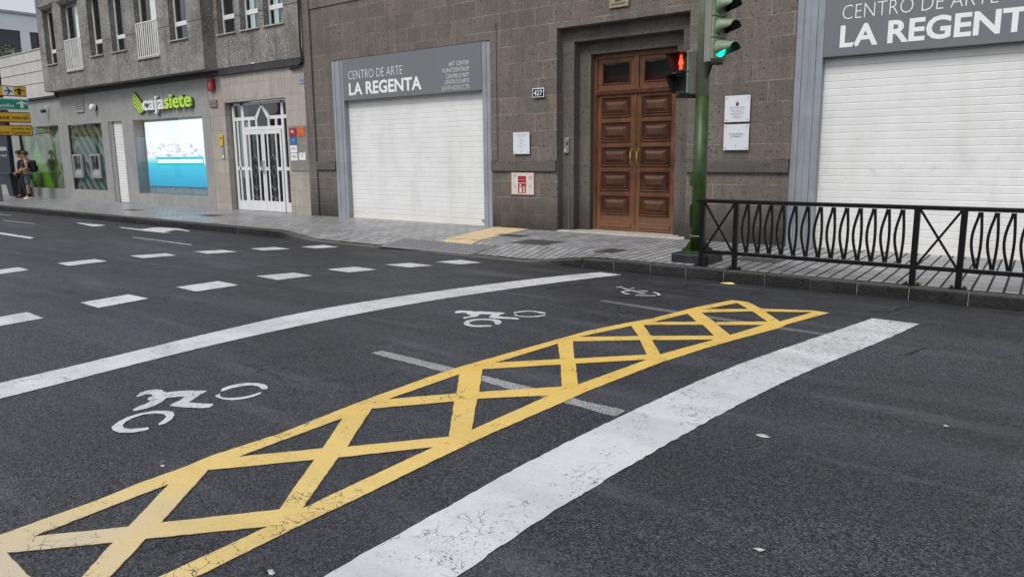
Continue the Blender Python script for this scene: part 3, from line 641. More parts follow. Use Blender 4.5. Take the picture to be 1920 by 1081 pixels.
# covers let into the pavement
for (x0, x1, y0, y1), lb, cat, mt in (((-7.92, -7.2, 9.98, 10.63), 'dark cast-iron manhole cover in the pavement, in front of the number plate wall', 'manhole cover', 'manhole'),
      ((-6.1, -5.78, 9.75, 10.25), 'small square pavement hatch in front of the wooden door', 'manhole cover', 'manhole'),
      ((-4.0, -3.4, 10.05, 10.45), 'dark hatch in the pavement behind the left end of the railing', 'manhole cover', 'manhole'),
      ((-9.0, -8.3, 10.75, 11.1), 'asphalt-patched hatch beside the yellow tactile strip', 'manhole cover', 'manhole'),
      ((-18.6, -17.9, 10.35, 10.8), 'metal pavement cover in front of the white lattice door', 'manhole cover', 'manhole'),
      ((-22.6, -21.9, 10.3, 10.65), 'metal pavement cover in front of the lit screen window', 'manhole cover', 'manhole')):
    t = thing('manhole_cover', lb, cat, group='covers set in the pavement')
    B(x0, x1, y0, y1, .14, .154).build('cover_frame', M['manhole'], t, .003)
    mb = MB()
    n_ = 6
    for i in range(n_):
        for j in range(n_):
            xa = x0+.04+(x1-x0-.08)*i/n_; ya = y0+.04+(y1-y0-.08)*j/n_
            mb.box(xa+.008, xa+(x1-x0-.08)/n_-.008, ya+.008, ya+(y1-y0-.08)/n_-.008, .153, .158)
    mb.build('cover_plate', M['manhole'], t)
pb = MB()
for (x0, x1, y0, y1) in ((-6.95, -6.05, 9.32, 9.62),): pb.box(x0, x1, y0, y1, .06, .06)
# a fallen leaf
lf = MB(); lx, ly = G(1368, 533)
pts = [(-.13, 0), (-.07, .035), (-.01, .05), (.04, .03), (.05, .005), (.12, .0), (.05, -.012), (.03, -.035), (-.03, -.03), (-.08, -.025)]
n = len(lf.v); lf.v += [(lx+a*1.0, ly+b*1.6, .006+.03*abs(b)*8*random.uniform(.6, 1)) for a, b in pts] + [(lx, ly, .008)]
lf.f += [(n+i, n+(i+1) % len(pts), n+len(pts)) for i in range(len(pts))]
tag(lf.build('fallen_leaf', M['leaf_dry']), 'pale yellow fallen leaf lying on the road by the kerb', 'leaf')
for (qx, qy, s_), lb in (((1430, 817, .05), 'scrap of white litter on the dark road right of the wide white line'), ((1424, 1031, .035), 'white speck of litter near the bottom right of the road'), ((1773, 799, .022), 'tiny white fleck of litter at the far right of the road'), ((305, 874, .025), 'small white fleck between the big motorcycle symbol and the hatching'), ((510, 1073, .035), 'pale blob of gum between the yellow hatching and the wide line')):
    cx, cy = G(qx, qy); mb = MB(); n = 9; R_ = [random.uniform(.45, 1.1)*s_*.55 for _ in range(n)]
    mb.v = [(cx+R_[i]*math.cos(i*6.283/n)*1.5, cy+R_[i]*math.sin(i*6.283/n), .004) for i in range(n)] + [(cx, cy, .012)]; mb.f = [(i, (i+1) % n, n) for i in range(n)]
    tag(mb.build('litter', M['litter']), lb, 'litter', 'white litter specks on the road')

# ---------------------------------------------------------------- art centre building
YW = 12.05
art = thing('art_center_building', 'dark basalt stone building with wooden double door between two white shutters', 'building')
XL, XR = -15.97, 6.0
D1, D2, D3 = (-8.36, -5.69, .15, 3.92), (-8.10, -5.89, .15, 3.675), (-7.85, -6.09, .15, 3.45)
SH1 = (-14.94, -9.99, .1, 3.87); SH2 = (-3.95, 1.6, .1, 4.35)
mb = wall(MB(), XL, XR, 0, 10, YW, .17, [(SH1[0], SH1[1], 0, SH1[3], .3), (SH2[0], SH2[1], 0, SH2[3], .3), (D1[0], D1[1], 0, D1[3], .17)])
mb.quad((XR, YW, 0), (XR, 20, 0), (XR, 20, 10), (XR, YW, 10)); mb.quad((XL, YW, 10), (XR, YW, 10), (XR, 20, 10), (XL, 20, 10)); mb.quad((XL, 20, 0), (XL, YW, 0), (XL, YW, 10), (XL, 20, 10)); mb.quad((XR, 20, 0), (XL, 20, 0), (XL, 20, 10), (XR, 20, 10))
mb.build('wall', M['basalt'], art)
mb = wall(MB(), D1[0], D1[1], 0, D1[3], YW+.17, .19, [(D2[0], D2[1], 0, D2[3])])
wall(mb, D2[0], D2[1], 0, D2[3], YW+.36, .12, [(D3[0], D3[1], 0, D3[3])])
mb.build('door_surround', M['basalt_plain'], art)
# raised bands
mb = MB(); Yb = YW-.024
mb.box(XL, -15.66, Yb-.03, YW+.01, 0, 6.0)
mb.box(-15.66, XR, Yb, YW+.01, 5.13, 6.0)
mb.build('pilaster_band', M['basalt'], art, .006); mb = MB()
mb.box(-15.27, SH1[0], Yb, YW+.01, 1.505, 4.18); mb.box(SH1[1], -9.83, Yb, YW+.01, 1.505, 4.18); mb.box(SH1[0], SH1[1], Yb, YW+.01, SH1[3], 4.18); mb.build('raised_surround', M['basalt'], art, .006); mb = MB()
mb.box(-8.60, D1[0], Yb, YW+.01, 1.505, 4.12); mb.box(D1[1], -5.45, Yb, YW+.01, 1.505, 4.12); mb.box(D1[0], D1[1], Yb, YW+.01, D1[3], 4.12); mb.build('raised_surround', M['basalt'], art, .006); mb = MB()
mb.box(-4.22, SH2[0], Yb, YW+.01, 1.505, 4.6); mb.box(SH2[0], 2.0, Yb, YW+.01, SH2[3], 4.6)
mb.build('raised_surround', M['basalt'], art, .006)
for a, b in ((-15.66, -14.95), (-9.98, -8.37), (-5.68, -3.96), (1.7, XR)): B(a, b, YW-.05, YW+.01, 1.30, 1.5).build('string_course', M['basalt_plain'], art, .008)
B(D1[0]+.0, D1[1], YW-.03, YW+.5, .10, .175).build('threshold', M['threshold'], art, .01)
# shutters and frames
def shutter_bay(x0, x1, ztop, zsign, lines, nm):
    fr = MB()
    for a, b in ((x0, x0+.40), (x1-.22 if nm == 1 else x1-.38, x1)):
        n = 4 if b-a > .3 else 2; ww = (b-a)/n
        fr = MB()
        for i in range(n): fr.box(a+ww*i+.0015, a+ww*(i+1)-.0015, YW-.012+(.008 if i % 2 else 0), YW+.2, .1, ztop-.005)
        fr.build('shutter_jamb', M['grey_metal'], art, .003)
    sh = MB(); xa, xb = x0+.40, x1-(.22 if nm == 1 else .38); ys = YW+.13; z = .17; p = .108
    sh.box(xa, xb, ys-.02, ys+.02, .11, .17)
    while z < zsign-.02:
        z1 = min(z+p, zsign)
        n = len(sh.v); g = .006
        prof = [(ys+.004, z), (ys+.0, z+.002), (ys-.002, z+.008), (ys-.005, z1-.012), (ys-.002, z1-.004), (ys+.004, z1-.002)]
        sh.v += [(xa, a, b) for a, b in prof] + [(xb, a, b) for a, b in prof]
        sh.f += [(n+i, n+6+i, n+7+i, n+1+i) for i in range(5)]
        z += p
    s_ = sh.build('roller_shutter', M['shutter'], art)
    B(xb-.16, xb-.05, ys-.035, ys-.012, .24, .29).build('shutter_lock', M['alu'], s_, .004)
    B(xa-.02, xb+.02, YW+.2, YW+.24, .05, ztop).build('shutter_back', M['black'], art)
    return xa, xb
xa1, xb1 = shutter_bay(-14.94, -9.99, 3.87, 2.93, 0, 1)
xa2, xb2 = shutter_bay(-3.95, 1.6, 4.35, 3.0, 0, 2)
# signs
def fascia_sign(x0, x1, z0, z1, label, lines):
    t = thing('fascia_sign', label, 'sign')
    mb = MB(); mb.box(x0+.004, x1-.004, YW-.02, YW+.02, z0, z1); mb.box(x0+.004, x1-.004, YW+.02, YW+.12, z0, z0+.02)
    mb.build('sign_panel', M['sign_grey'], t, .006)
    for nm, args in lines:
        m_ = MB()
        for s_, xx, zz, cap, wd, wt, al in args: text(m_, s_, (xx, YW-.0235, zz), FU, FV, cap, wd, wt, 0, al)
        m_.build(nm, M['letter_white'], t)
tr = [('ART CENTER', 3.475), ('KUNSTZENTRUM', 3.355), ('CENTRE D’ART', 3.23), ('CENTRO D’ARTE', 3.115), ('ЦЕНТР ИСКУССТВ', 2.99)]
wid = [.56, .73, .65, .69, .78]
fascia_sign(xa1, xb1, 2.92, 3.865, 'grey art centre sign with white lettering in five languages over the left shutter', [
    ('title_lettering', [('CENTRO DE ARTE', -14.32, 3.395, .205, 1.82, -.018, 'L'), ('LA REGENTA', -14.32, 3.045, .275, 2.40, .028, 'L')]),
    ('language_lettering', [(s_, -10.55, z_-.02, .088, w_, -.012, 'R') for (s_, z_), w_ in zip(tr, wid)])])
fascia_sign(xa2, xb2, 3.0, 4.345, 'larger grey art centre sign over the right shutter, cut off by the photo edge', [
    ('title_lettering', [('CENTRO DE ARTE', -3.30, 3.505, .215, 1.93, -.018, 'L'), ('LA REGENTA', -3.315, 3.13, .30, 2.60, .028, 'L')])])
# wooden double door
DY = YW+.50
def door_leaf(x0, x1, side):
    mb = MB(); mb.box(x0, x1, DY, DY+.05, .178, 2.70)
    leaf = mb.build('door_leaf', M['wood'], art)
    st_ = .085; rail = MB()
    zs_ = [(.47+.452*i, .47+.452*i+.385) for i in range(5)]
    rail.box(x0, x0+st_, DY-.02, DY+.001, .178, 2.70); rail.box(x1-st_, x1, DY-.02, DY+.001, .178, 2.70)
    zz = [.178] + [v for a, b in zs_ for v in (a, b)] + [2.70]
    for i in range(1, len(zz), 2):
        if i+1 < len(zz): pass
    prev = .178
    for a, b in zs_ + [(2.70, 2.70)]:
        rail.box(x0+st_, x1-st_, DY-.0195, DY+.001, prev, a); prev = b
    rail.build('door_frame', M['wood'], leaf, .004)
    for a, b in zs_:
        p = MB(); o = (x0+st_, x1-st_, a, b)
        q = lambda d: (o[0]+d, o[1]-d, o[2]+d, o[3]-d)
        # outer moulding ring
        for (i0, i1, y0, y1) in ((0, .018, -.022, -.042), (.018, .05, -.042, -.006), (.05, .07, -.006, -.030), (.07, .085, -.030, -.016), (.085, .145, -.016, -.055)):
            A, Bq = q(i0), q(i1); n = len(p.v)
            p.v += [(A[0], DY+y0, A[2]), (A[1], DY+y0, A[2]), (A[1], DY+y0, A[3]), (A[0], DY+y0, A[3]), (Bq[0], DY+y1, Bq[2]), (Bq[1], DY+y1, Bq[2]), (Bq[1], DY+y1, Bq[3]), (Bq[0], DY+y1, Bq[3])]
            p.f += [(n+k_, n+(k_+1) % 4, n+4+(k_+1) % 4, n+4+k_) for k_ in range(4)]
        n = len(p.v); A = q(.145); p.v += [(A[0], DY-.055, A[2]), (A[1], DY-.055, A[2]), (A[1], DY-.055, A[3]), (A[0], DY-.055, A[3])]; p.f.append((n, n+1, n+2, n+3))
        p.build('door_panel', [M['wood_shaded']], leaf)
    k_ = MB(); k_.box(x0+.09, x1-.05, DY-.05, DY-.0195, .245, .30); k_.box(x0+.09, x1-.05, DY-.035, DY-.0195, .20, .243); k_.box(x0+.09, x1-.05, DY-.035, DY-.0195, .302, .34)
    k_.build('kick_moulding', M['wood'], leaf, .006)
    hx = x1-.05 if side < 0 else x0+.045
    h = MB(); h.rings([(hx, DY-.02, 1.70), (hx, DY-.075, 1.66), (hx, DY-.085, 1.55), (hx, DY-.075, 1.44), (hx, DY-.02, 1.40)], [.012, .012, .017, .012, .012], 8)
    h.box(hx-.018, hx+.018, DY-.026, DY-.018, 1.38, 1.45); h.box(hx-.018, hx+.018, DY-.026, DY-.018, 1.65, 1.72)
    h.build('door_handle', M['brass'], leaf, smooth=False)
X0, X1, XM = -7.82, -6.10, -6.945
fr = MB(); fr.box(-7.85, -7.77, DY-.03, DY+.06, .176, 3.45); fr.box(-6.15, -6.09, DY-.03, DY+.06, .176, 3.45); fr.box(-7.77, -6.15, DY-.03, DY+.06, 3.36, 3.45)
fr.box(-7.77, -6.15, DY-.06, DY+.05, 2.71, 2.77); fr.box(-7.77, -6.15, DY-.085, DY+.05, 2.77, 2.80); fr.box(XM-.05, XM+.05, DY-.03, DY+.05, 2.80, 3.36)
for i in range(46): fr.box(-7.77+.0352*i, -7.77+.0352*i+.018, DY-.082, DY-.055, 2.735, 2.765)
for i in range(70): fr.box(-7.80, -7.775, DY-.045, DY-.029, .22+.036*i, .24+.036*i)
fr.build('door_frame', M['wood'], art)
door_leaf(-7.77, XM-.02, -1); door_leaf(XM+.02, -6.15, 1)
B(XM-.03, XM+.02, DY-.035, DY-.01, .18, 2.70).build('door_astragal', M['wood'], art, .008)
for a, b in ((-7.77, XM-.05), (XM+.05, -6.15)):
    t_ = MB(); t_.box(a, b, DY-.005, DY+.03, 2.80, 2.885); t_.box(a, b, DY-.005, DY+.03, 3.29, 3.36); t_.box(a, a+.09, DY-.005, DY+.03, 2.885, 3.29); t_.box(b-.08, b, DY-.005, DY+.03, 2.885, 3.29)
    for e, y_ in ((.0, .02), (.02, .0)):
        pass
    tw = t_.build('transom_window', M['wood'], art, .008)
    rim = MB(); i0, i1, i2, i3 = a+.09, b-.08, 2.885, 3.29
    for q_ in ((i0, i0+.025, i2, i3), (i1-.025, i1, i2, i3), (i0+.025, i1-.025, i2, i2+.025), (i0+.025, i1-.025, i3-.025, i3)): rim.box(q_[0], q_[1], DY-.018, DY+.02, q_[2], q_[3])
    rim.build('window_bead', M['wood_shaded'], tw, .006)
    B(a+.09, b-.08, DY+.012, DY+.018, 2.885, 3.29).build('window_pane', M['glass'], tw)
    B(a+.05, b-.05, DY+.16, DY+.17, 2.83, 3.34).build('window_backing', M['dark_room'], tw)
# carved stone above
t = thing('stone_plaque', 'small pale carved stone plaque set high above the wooden door', 'plaque')
B(-7.22, -6.84, YW-.06, YW-.002, 4.13, 4.6).build('plaque_slab', plain('pale_carved_stone', (.33, .28, .2), .8, 0, .25, 20, .3, .6), t, .01)
mb = MB(); mb.box(-7.17, -6.89, YW-.075, YW-.058, 4.19, 4.22); mb.rings([(-7.1, YW-.07, 4.25), (-6.96, YW-.07, 4.28)], .02, 6); mb.rings([(-7.05, YW-.07, 4.3), (-7.0, YW-.07, 4.5)], .03, 6)
mb.build('plaque_relief', plain('pale_carved_relief', (.27, .22, .15), .8), t)

# plaques and small fittings on the stone wall
def plaque(label, x0, x1, z0, z1, marks, y=YW-.035):
    t = thing('wall_plaque', label, 'plaque')
    B(x0, x1, y-.012, y, z0, z1).build('plaque_plate', M['plaque'], t, .003)
    m_ = MB()
    for xx in (x0+.035, x1-.035):
        for zz in (z0+.035, z1-.035): m_.rings([(xx, y-.018, zz), (xx, YW+.002, zz)], .011, 8)
    m_.build('plaque_stud', M['alu'], t)
    m_ = MB()
    for s_, xx, zz, cap, wd in marks: text(m_, s_, (xx, y-.0145, zz), FU, FV, cap, wd, .0, 0, 'C')
    m_.build('plaque_lettering', M['ink'], t)
    return t
xc = -4.82
t = plaque('upper white plaque with a small crest, on the wall right of the traffic light', -5.03, -4.61, 2.105, 2.52, [
    ('Gobierno de Canarias', xc, 2.322, .019, .25), ('Consejería de Universidades,', xc, 2.285, .013, .25), ('Cultura y Deportes', xc, 2.264, .013, .17), ('Viceconsejería de Cultura', xc, 2.238, .013, .24), ('y Patrimonio Cultural', xc, 2.218, .013, .18), ('Centro de Arte', xc, 2.190, .014, .12), ('La Regenta', xc, 2.168, .014, .14)])
mb = MB(); mb.box(xc-.022, xc+.022, YW-.0505, YW-.047, 2.36, 2.41); text(mb, 'v', (xc, YW-.0505, 2.42), FU, FV, .02, .03, .01, 0, 'C'); mb.build('plaque_crest', M['ink'], t)
plaque('lower white plaque reading Centro de Arte, just under the crested plaque', -5.03, -4.61, 1.66, 2.07, [('Centro de Arte', xc, 1.905, .03, .24), ('La Regenta', xc, 1.868, .03, .18), ('&', xc, 1.72, .025, .02)])
xc = -9.19
plaque('white opening-hours plaque on the pier left of the door recess', -9.40, -8.995, 1.635, 2.055, [('GOBIERNO DE CANARIAS', xc, 2.0, .016, .24), ('Centro de Arte La Regenta', xc, 1.973, .013, .21), ('Horario', xc, 1.93, .012, .08), ('10:00 - 14:00', xc, 1.905, .012, .1), ('17:00 - 21:00', xc, 1.885, .012, .1), ('Sábados', xc, 1.85, .012, .06), ('10:00 - 14:00', xc, 1.828, .012, .1), ('Domingos y festivos cerrado', xc, 1.79, .012, .24), ('www', xc, 1.745, .012, .1), ('&', xc, 1.665, .03, .025)])
t = thing('house_number_plate', 'dark blue house number plate reading 427 beside the door recess', 'number plate')
B(-8.915, -8.64, YW-.05, YW-.037, 2.70, 2.87).build('plate_rim', M['white'], t, .003); B(-8.90, -8.655, YW-.053, YW-.048, 2.715, 2.855).build('plate_face', M['navy'], t)
text(MB(), '427', (-8.7775, YW-.0545, 2.738), FU, FV, .095, .2, .012, 0, 'C').build('plate_number', M['white'], t)
t = thing('safety_poster', 'rust-edged white poster with a red pictogram, low on the pier', 'poster')
B(-9.48, -8.90, YW-.02, YW-.004, .83, 1.28).build('poster_rim', M['rust'], t); B(-9.465, -8.915, YW-.024, YW-.019, .845, 1.27).build('poster_sheet', M['poster'], t)
mb = MB(); mb.box(-9.30, -9.10, YW-.027, YW-.0235, 1.075, 1.205); mb.box(-9.30, -9.10, YW-.027, YW-.0235, .87, 1.06); mb.build('red_field', M['red'], t)
mb = MB(); mb.box(-9.262, -9.205, YW-.031, YW-.0265, .88, 1.0); mb.rings([(-9.235, YW-.029, 1.0), (-9.235, YW-.029, 1.045)], [.025, .012], 8)
for i in range(4): mb.box(-9.175, -9.12, YW-.031, YW-.0265, .885+.03*i, .905+.03*i)
text(mb, 'EXTINTOR', (-9.20, YW-.0285, 1.12), FU, FV, .02, .15, .004, 0, 'C'); mb.build('white_pictogram', M['poster'], t)
mb = MB()
for i, (xx, zz, an) in enumerate(((-9.44, 1.2, .5), (-9.41, 1.17, .6), (-9.38, 1.22, .4), (-9.05, 1.16, .7), (-9.02, 1.13, .7), (-8.99, 1.18, .6), (-9.04, 1.02, .1), (-9.04, .99, .1), (-9.42, 1.0, .1), (-9.42, .97, .1))):
    mb.bar((xx, YW-.0255, zz), (xx+.07*math.cos(an), YW-.0255, zz+.07*math.sin(an)), .004)
mb.build('scribbles', M['ink'], t)
t = thing('door_intercom', 'grey metal intercom on the stepped reveal left of the wooden door', 'intercom')
B(-8.30, -8.19, YW+.12, YW+.17, 1.64, 1.93).build('intercom_case', M['alu'], t, .012); B(-8.245, -8.205, YW+.117, YW+.122, 1.79, 1.85).build('intercom_display', M['black'], t)
B(-8.28, -8.255, YW+.116, YW+.121, 1.67, 1.72).build('intercom_button', M['white'], t)
MB().rings([(-8.21, YW+.16, 1.64), (-8.21, YW+.16, .16)], .008, 6).build('intercom_conduit', M['grey_side'], t)

# ---------------------------------------------------------------- bank and apartment building
YP, YQ = 11.6, 11.97; XC = -19.78; XLL = -30.5
bank = thing('apartment_building', 'grey apartment block with pebbled upper storey over a bank front and white lattice door', 'building')
W1, W2 = (-34.70, -30.85, .53, 2.87), (-30.02, -27.35, .54, 2.84); SD = (-26.84, -25.84, .1, 2.85); SCR = (-25.08, -20.90, .50, 2.85); ENT = (-19.68, -16.86, .1, 3.13)
wall(MB(), -35.5, -20.5, 0, 3.87, YW, .3, [W1+(.25,), W2+(.15,), SD+(.18,), SCR+(.36,)]).build('bank_wall', M['bank_stone'], bank)
wall(MB(), -20.49, XL-.02, 0, 3.87, YW, .25, [ENT]).build('entrance_wall', M['beige_stone'], bank)
B(-20.52, -20.48, YW-.012, YW+.02, .15, 3.85).build('pale_joint_strip', M['sill'], bank)
mb = MB(); mb.box(-33.6, XL-.05, YQ-.0, YW+.2, 3.87, 4.045); mb.box(-33.6, XLL+.02, YQ-.04, YQ+.1, 3.86, 3.91); mb.build('fascia', M['fascia'], bank)
mb = MB(); mb.quad((-35.5, YW, 0), (-35.5, 20, 0), (-35.5, 20, 5.6), (-35.5, YW, 5.6)); mb.build('side_wall', M['wing_stone'], bank)
# pale banded wing at the left
mb = MB()
for z0, z1 in ((3.92, 4.40), (4.43, 4.82), (4.855, 5.20), (5.235, 5.60)): mb.box(-35.4, XLL-.01, 11.9, 12.3, z0, z1)
mb.box(-35.38, XLL-.01, 11.93, 12.3, 3.92, 5.58); mb.box(-35.45, XLL-.01, 11.87, 12.35, 5.60, 5.64)
mb.build('wing_wall', M['wing_stone'], bank, .006)
# upper storey
win = []   # x0,x1,z0,balcony,curtain
s_ = YP/10.97; q_ = YQ/11.35
WL = [(-28.72, -27.60, 4.91, 0, 0), (-26.93, -25.72, 4.57, 1, 1), (-25.09, -24.26, 4.91, 0, 0), (-23.67, -22.80, 4.91, 0, 0), (-22.16, -20.93, 4.57, 1, 1), (-20.30, -19.40, 4.91, 0, 0)]
WL = [(a*s_, b*s_, z, f, c) for a, b, z, f, c in WL]; WL[0] = (-30.0, -29.16, 4.91, 0, 0)
WR = [(-18.58, -17.79), (-17.55, -16.77), (-16.55, -15.75)]; WR = [(a*q_, b*q_, 4.93, 0, 2) for a, b in WR]
WTOP = 6.72; RD = .22
mb = wall(MB(), XLL, XC, 4.01, 9.5, YP, RD, [(a, b, z, WTOP) for a, b, z, f, c in WL])
mb.quad((XC, YP, 4.01), (XC, YQ, 4.01), (XC, YQ, 9.5), (XC, YP, 9.5)); mb.quad((XLL, YP, 4.01), (XC, YP, 4.01), (XC, YW, 4.01), (XLL, YW, 4.01)); mb.quad((XLL, YW+.5, 4.01), (XLL, YP, 4.01), (XLL, YP, 9.5), (XLL, YW+.5, 9.5))
wall(mb, XC, XL-.02, 4.03, 9.5, YQ, RD, [(a, b, z, WTOP) for a, b, z, f, c in WR])
mb.quad((XLL, YP, 9.5), (XC, YP, 9.5), (XC, 20, 9.5), (XLL, 20, 9.5)); mb.quad((XC, YQ, 9.5), (XL, YQ, 9.5), (XL, 20, 9.5), (XC, 20, 9.5)); mb.quad((XLL, 20, 5.6), (XLL, YP, 5.6), (XLL, YP, 9.5), (XLL, 20, 9.5))
mb.build('upper_wall', M['pebble'], bank)
jm = MB()   # dark panel joints
for Y_, a, b, zs_, wn in ((YP, XLL, XC, 5.32, WL), (YQ, XC, XL-.03, 5.33, WR)):
    seg = a
    for w_ in wn: jm.box(seg, w_[0], Y_-.003, Y_+.02, zs_-.008, zs_+.008); seg = w_[1]
    jm.box(seg, b, Y_-.003, Y_+.02, zs_-.008, zs_+.008)
    for w_ in wn: cx = (w_[0]+w_[1])/2+.05; jm.box(cx-.007, cx+.007, Y_-.003, Y_+.02, 4.04, w_[2]-.05)
    for w_ in wn[:2]: cx = w_[0]-.2; jm.box(cx-.007, cx+.007, Y_-.003, Y_+.02, 6.9, 9.5)
jm.box(XLL, XC, YP-.003, YP+.02, 6.88, 6.896)
jm.build('panel_joint', M['black'], bank)
def window(x0, x1, z0, z1, Y, balc, curt, parent):
    fr = MB(); y0, y1 = Y+RD-.05, Y+RD; t_ = .05
    fr.box(x0, x0+t_, y0, y1, z0, z1); fr.box(x1-t_, x1, y0, y1, z0, z1); fr.box(x0+t_, x1-t_, y0, y1, z1-t_, z1); fr.box(x0+t_, x1-t_, y0, y1, z0, z0+.03)
    if not balc: fr.box(x0+t_, x1-t_, y0-.005, y1, z0+.40, z0+.52)
    f = fr.build('window', M['white_alu'], parent, .004)
    B(x0+t_, x1-t_, Y+RD-.028, Y+RD-.022, z0+.03, z1-t_).build('window_pane', M['shop_glass'] if curt == 1 else M['glass'], f)
    B(x0-.01, x1+.01, Y+RD+.25, Y+RD+.26, z0-.05, z1+.05).build('window_backing', M['dark_room'], f)
    if curt:
        cm = MB(); n_ = 14; a_, b_ = (x0+(x1-x0)*.42, x1-.02) if curt == 1 else (x0+(x1-x0)*.5, x1-.02)
        pr = [(a_+(b_-a_)*i/n_, Y+RD+.01+.012*math.sin(i*1.9)) for i in range(n_+1)]
        for (xa, ya), (xb, yb_) in zip(pr, pr[1:]): cm.quad((xa, ya, z0+.02), (xb, yb_, z0+.02), (xb, yb_, z1), (xa, ya, z1))
        cm.build('curtain', M['curtain'] if curt == 1 else plain('grey_curtain', (.3, .3, .31), .8), f, smooth=True)
    sl_ = .06 if balc else .04
    B(x0-.03, x1+.03, Y-.05, Y+RD, z0-.035, z0).build('window_sill', M['sill'], f, .006)
    if balc:
        r_ = MB(); yb_ = Y+.01
        r_.box(x0+.02, x1-.0, yb_-.025, yb_+.015, z0+.98, z0+1.02); r_.box(x0+.02, x1, yb_-.025, yb_+.015, z0+.02, z0+.05)
        n_ = 11
        for i in range(n_):
            xx = x0+.04+(x1-x0-.06)*i/(n_-1); r_.box(xx-.03, xx+.03, yb_-.012, yb_+.006, z0+.05, z0+.98)
        rl = r_.build('balcony_railing', M['sill'] if False else plain('pale_painted_iron', (.60, .59, .57), .5), parent, .003)
for a, b, z, f, c in WL: window(a, b, z, WTOP, YP, f, c, bank)
for a, b, z, f, c in WR: window(a, b, z, WTOP, YQ, f, c, bank)
mb = MB()
for w_ in WL[:2]: mb.prism([(YP-.11, WTOP+.17), (YP-.11, WTOP+.12), (YP-.03, WTOP+.02), (YP+.0, WTOP+.02), (YP+.0, WTOP+.17)], lambda p: (w_[0]-.06, p[0], p[1]), lambda p: (w_[1]+.06, p[0], p[1]))
mb.build('window_hood', M['pebble'], bank)
# entrance lattice door
EY = 12.25
ent = MB(); ex0, ex1 = -19.62, -16.90
zt = 3.10; yf0, yf1 = EY-.02, EY+.03
def vb(mbx, x0, x1, z0, z1): mbx.box(x0, x1, yf0, yf1, z0, z1)
for a, b in ((ex0, ex0+.10), (-19.18, -19.06), (-17.34, -17.24), (-16.98, ex1)): vb(ent, a, b, .16, zt)
vb(ent, ex0, ex1, zt-.06, zt)
for z0, z1 in ((2.63, 2.72), (1.27, 1.36)): vb(ent, ex0+.10, -19.18, z0, z1); vb(ent, -17.24, -16.98, z0, z1)
vb(ent, ex0+.10, -19.18, .16, .42); vb(ent, -17.24, -16.98, .16, .42); vb(ent, -19.42, -19.36, .42, 2.63)
vb(ent, -19.06, -17.34, 2.36, 2.45)
vb(ent, -18.235, -18.165, 3.0, zt-.06)
for a, b in ((-18.86, -18.78), (-17.62, -17.54)): vb(ent, a, b, 2.45, 2.63)
vb(ent, -19.06, -18.5, 2.63, 2.72); vb(ent, -17.9, -17.34, 2.63, 2.72)
for sg in (-1, 1):
    p0 = (-18.2, 3.02); p1 = (-18.2+sg*.30, 2.66)
    ent.prism([(p0[0], p0[1]+.05), (p0[0], p0[1]-.06), (p1[0]-sg*.05, p1[1]-.03), (p1[0]-sg*.05, 2.45), (p1[0]+sg*.02, 2.45), (p1[0]+sg*.02, p1[1]+.05)], lambda p: (p[0], yf0, p[1]), lambda p: (p[0], yf1, p[1]))
ef = ent.build('entrance_frame', M['white_alu'], bank)
B(ex0+.1, ex1-.04, EY+.002, EY+.008, .3, 3.05).build('entrance_glass', M['glass'], ef)
B(ex0, ex1, EY+.5, EY+.51, .1, 3.15).build('entrance_backing', M['dark_room'], ef)
for x0, x1, sd in ((-19.05, -18.205, -1), (-18.195, -17.35, 1)):
    d_ = MB(); yy0, yy1 = EY-.045, EY-.022
    def v2(a, b, z0, z1): d_.box(a, b, yy0, yy1, z0, z1)
    w_ = x1-x0; v2(x0, x0+.075, .16, 2.35); v2(x1-.075, x1, .16, 2.35); v2(x0+.075, x1-.075, 2.24, 2.35); v2(x0+.075, x1-.075, .16, .44)
    c0, c1 = (x0+.20, x0+.62) ; u0 = x0+.19; u1 = x1-.26 if False else x0+.575
    v2(u0, u0+.05, .44, 2.24); v2(u1, u1+.05, .44, 2.24); v2(x0+.075, u0, 1.27, 1.36); v2(u1+.05, x1-.075, 1.27, 1.36)
    dl = d_.build('entrance_door_leaf', M['white_alu'], bank, .003)
    g_ = MB(); mx_ = (u0+.05+u1)/2; hw = (u1-u0-.05)/2-.004; yy = EY-.03
    pts_ = [(mx_, 2.2), (mx_-hw, 2.0), (mx_-hw, 1.9)]
    for zc, hz in ((1.72, .2), (1.30, .2), (2.1, .14)):
        pass
    zs2 = [2.20, 1.66, 1.42, .62]
    def ln(a, b): g_.bar((a[0], yy, a[1]), (b[0], yy, b[1]), .007)
    ln((mx_, 2.2), (mx_, 1.66)); ln((mx_, 1.10), (mx_, .5))
    for sg in (-1, 1):
        ln((mx_, 2.22), (mx_+sg*hw, 2.06)); ln((mx_, 1.70), (mx_+sg*hw, 1.50)); ln((mx_, 1.40), (mx_+sg*hw*.75, 1.25)); ln((mx_+sg*hw*.75, 1.25), (mx_, 1.06)); ln((mx_+sg*hw, .88), (mx_, .72)); ln((mx_+sg*hw, .60), (mx_, .46))
    g_.build('door_grille', M['alu'], dl)
    hx = x1-.03 if sd < 0 else x0+.03
    MB().rings([(hx, EY-.05, 1.52), (hx, EY-.11, 1.50), (hx, EY-.11, 1.24), (hx, EY-.05, 1.22)], .014, 8).build('door_handle', M['alu'], dl)
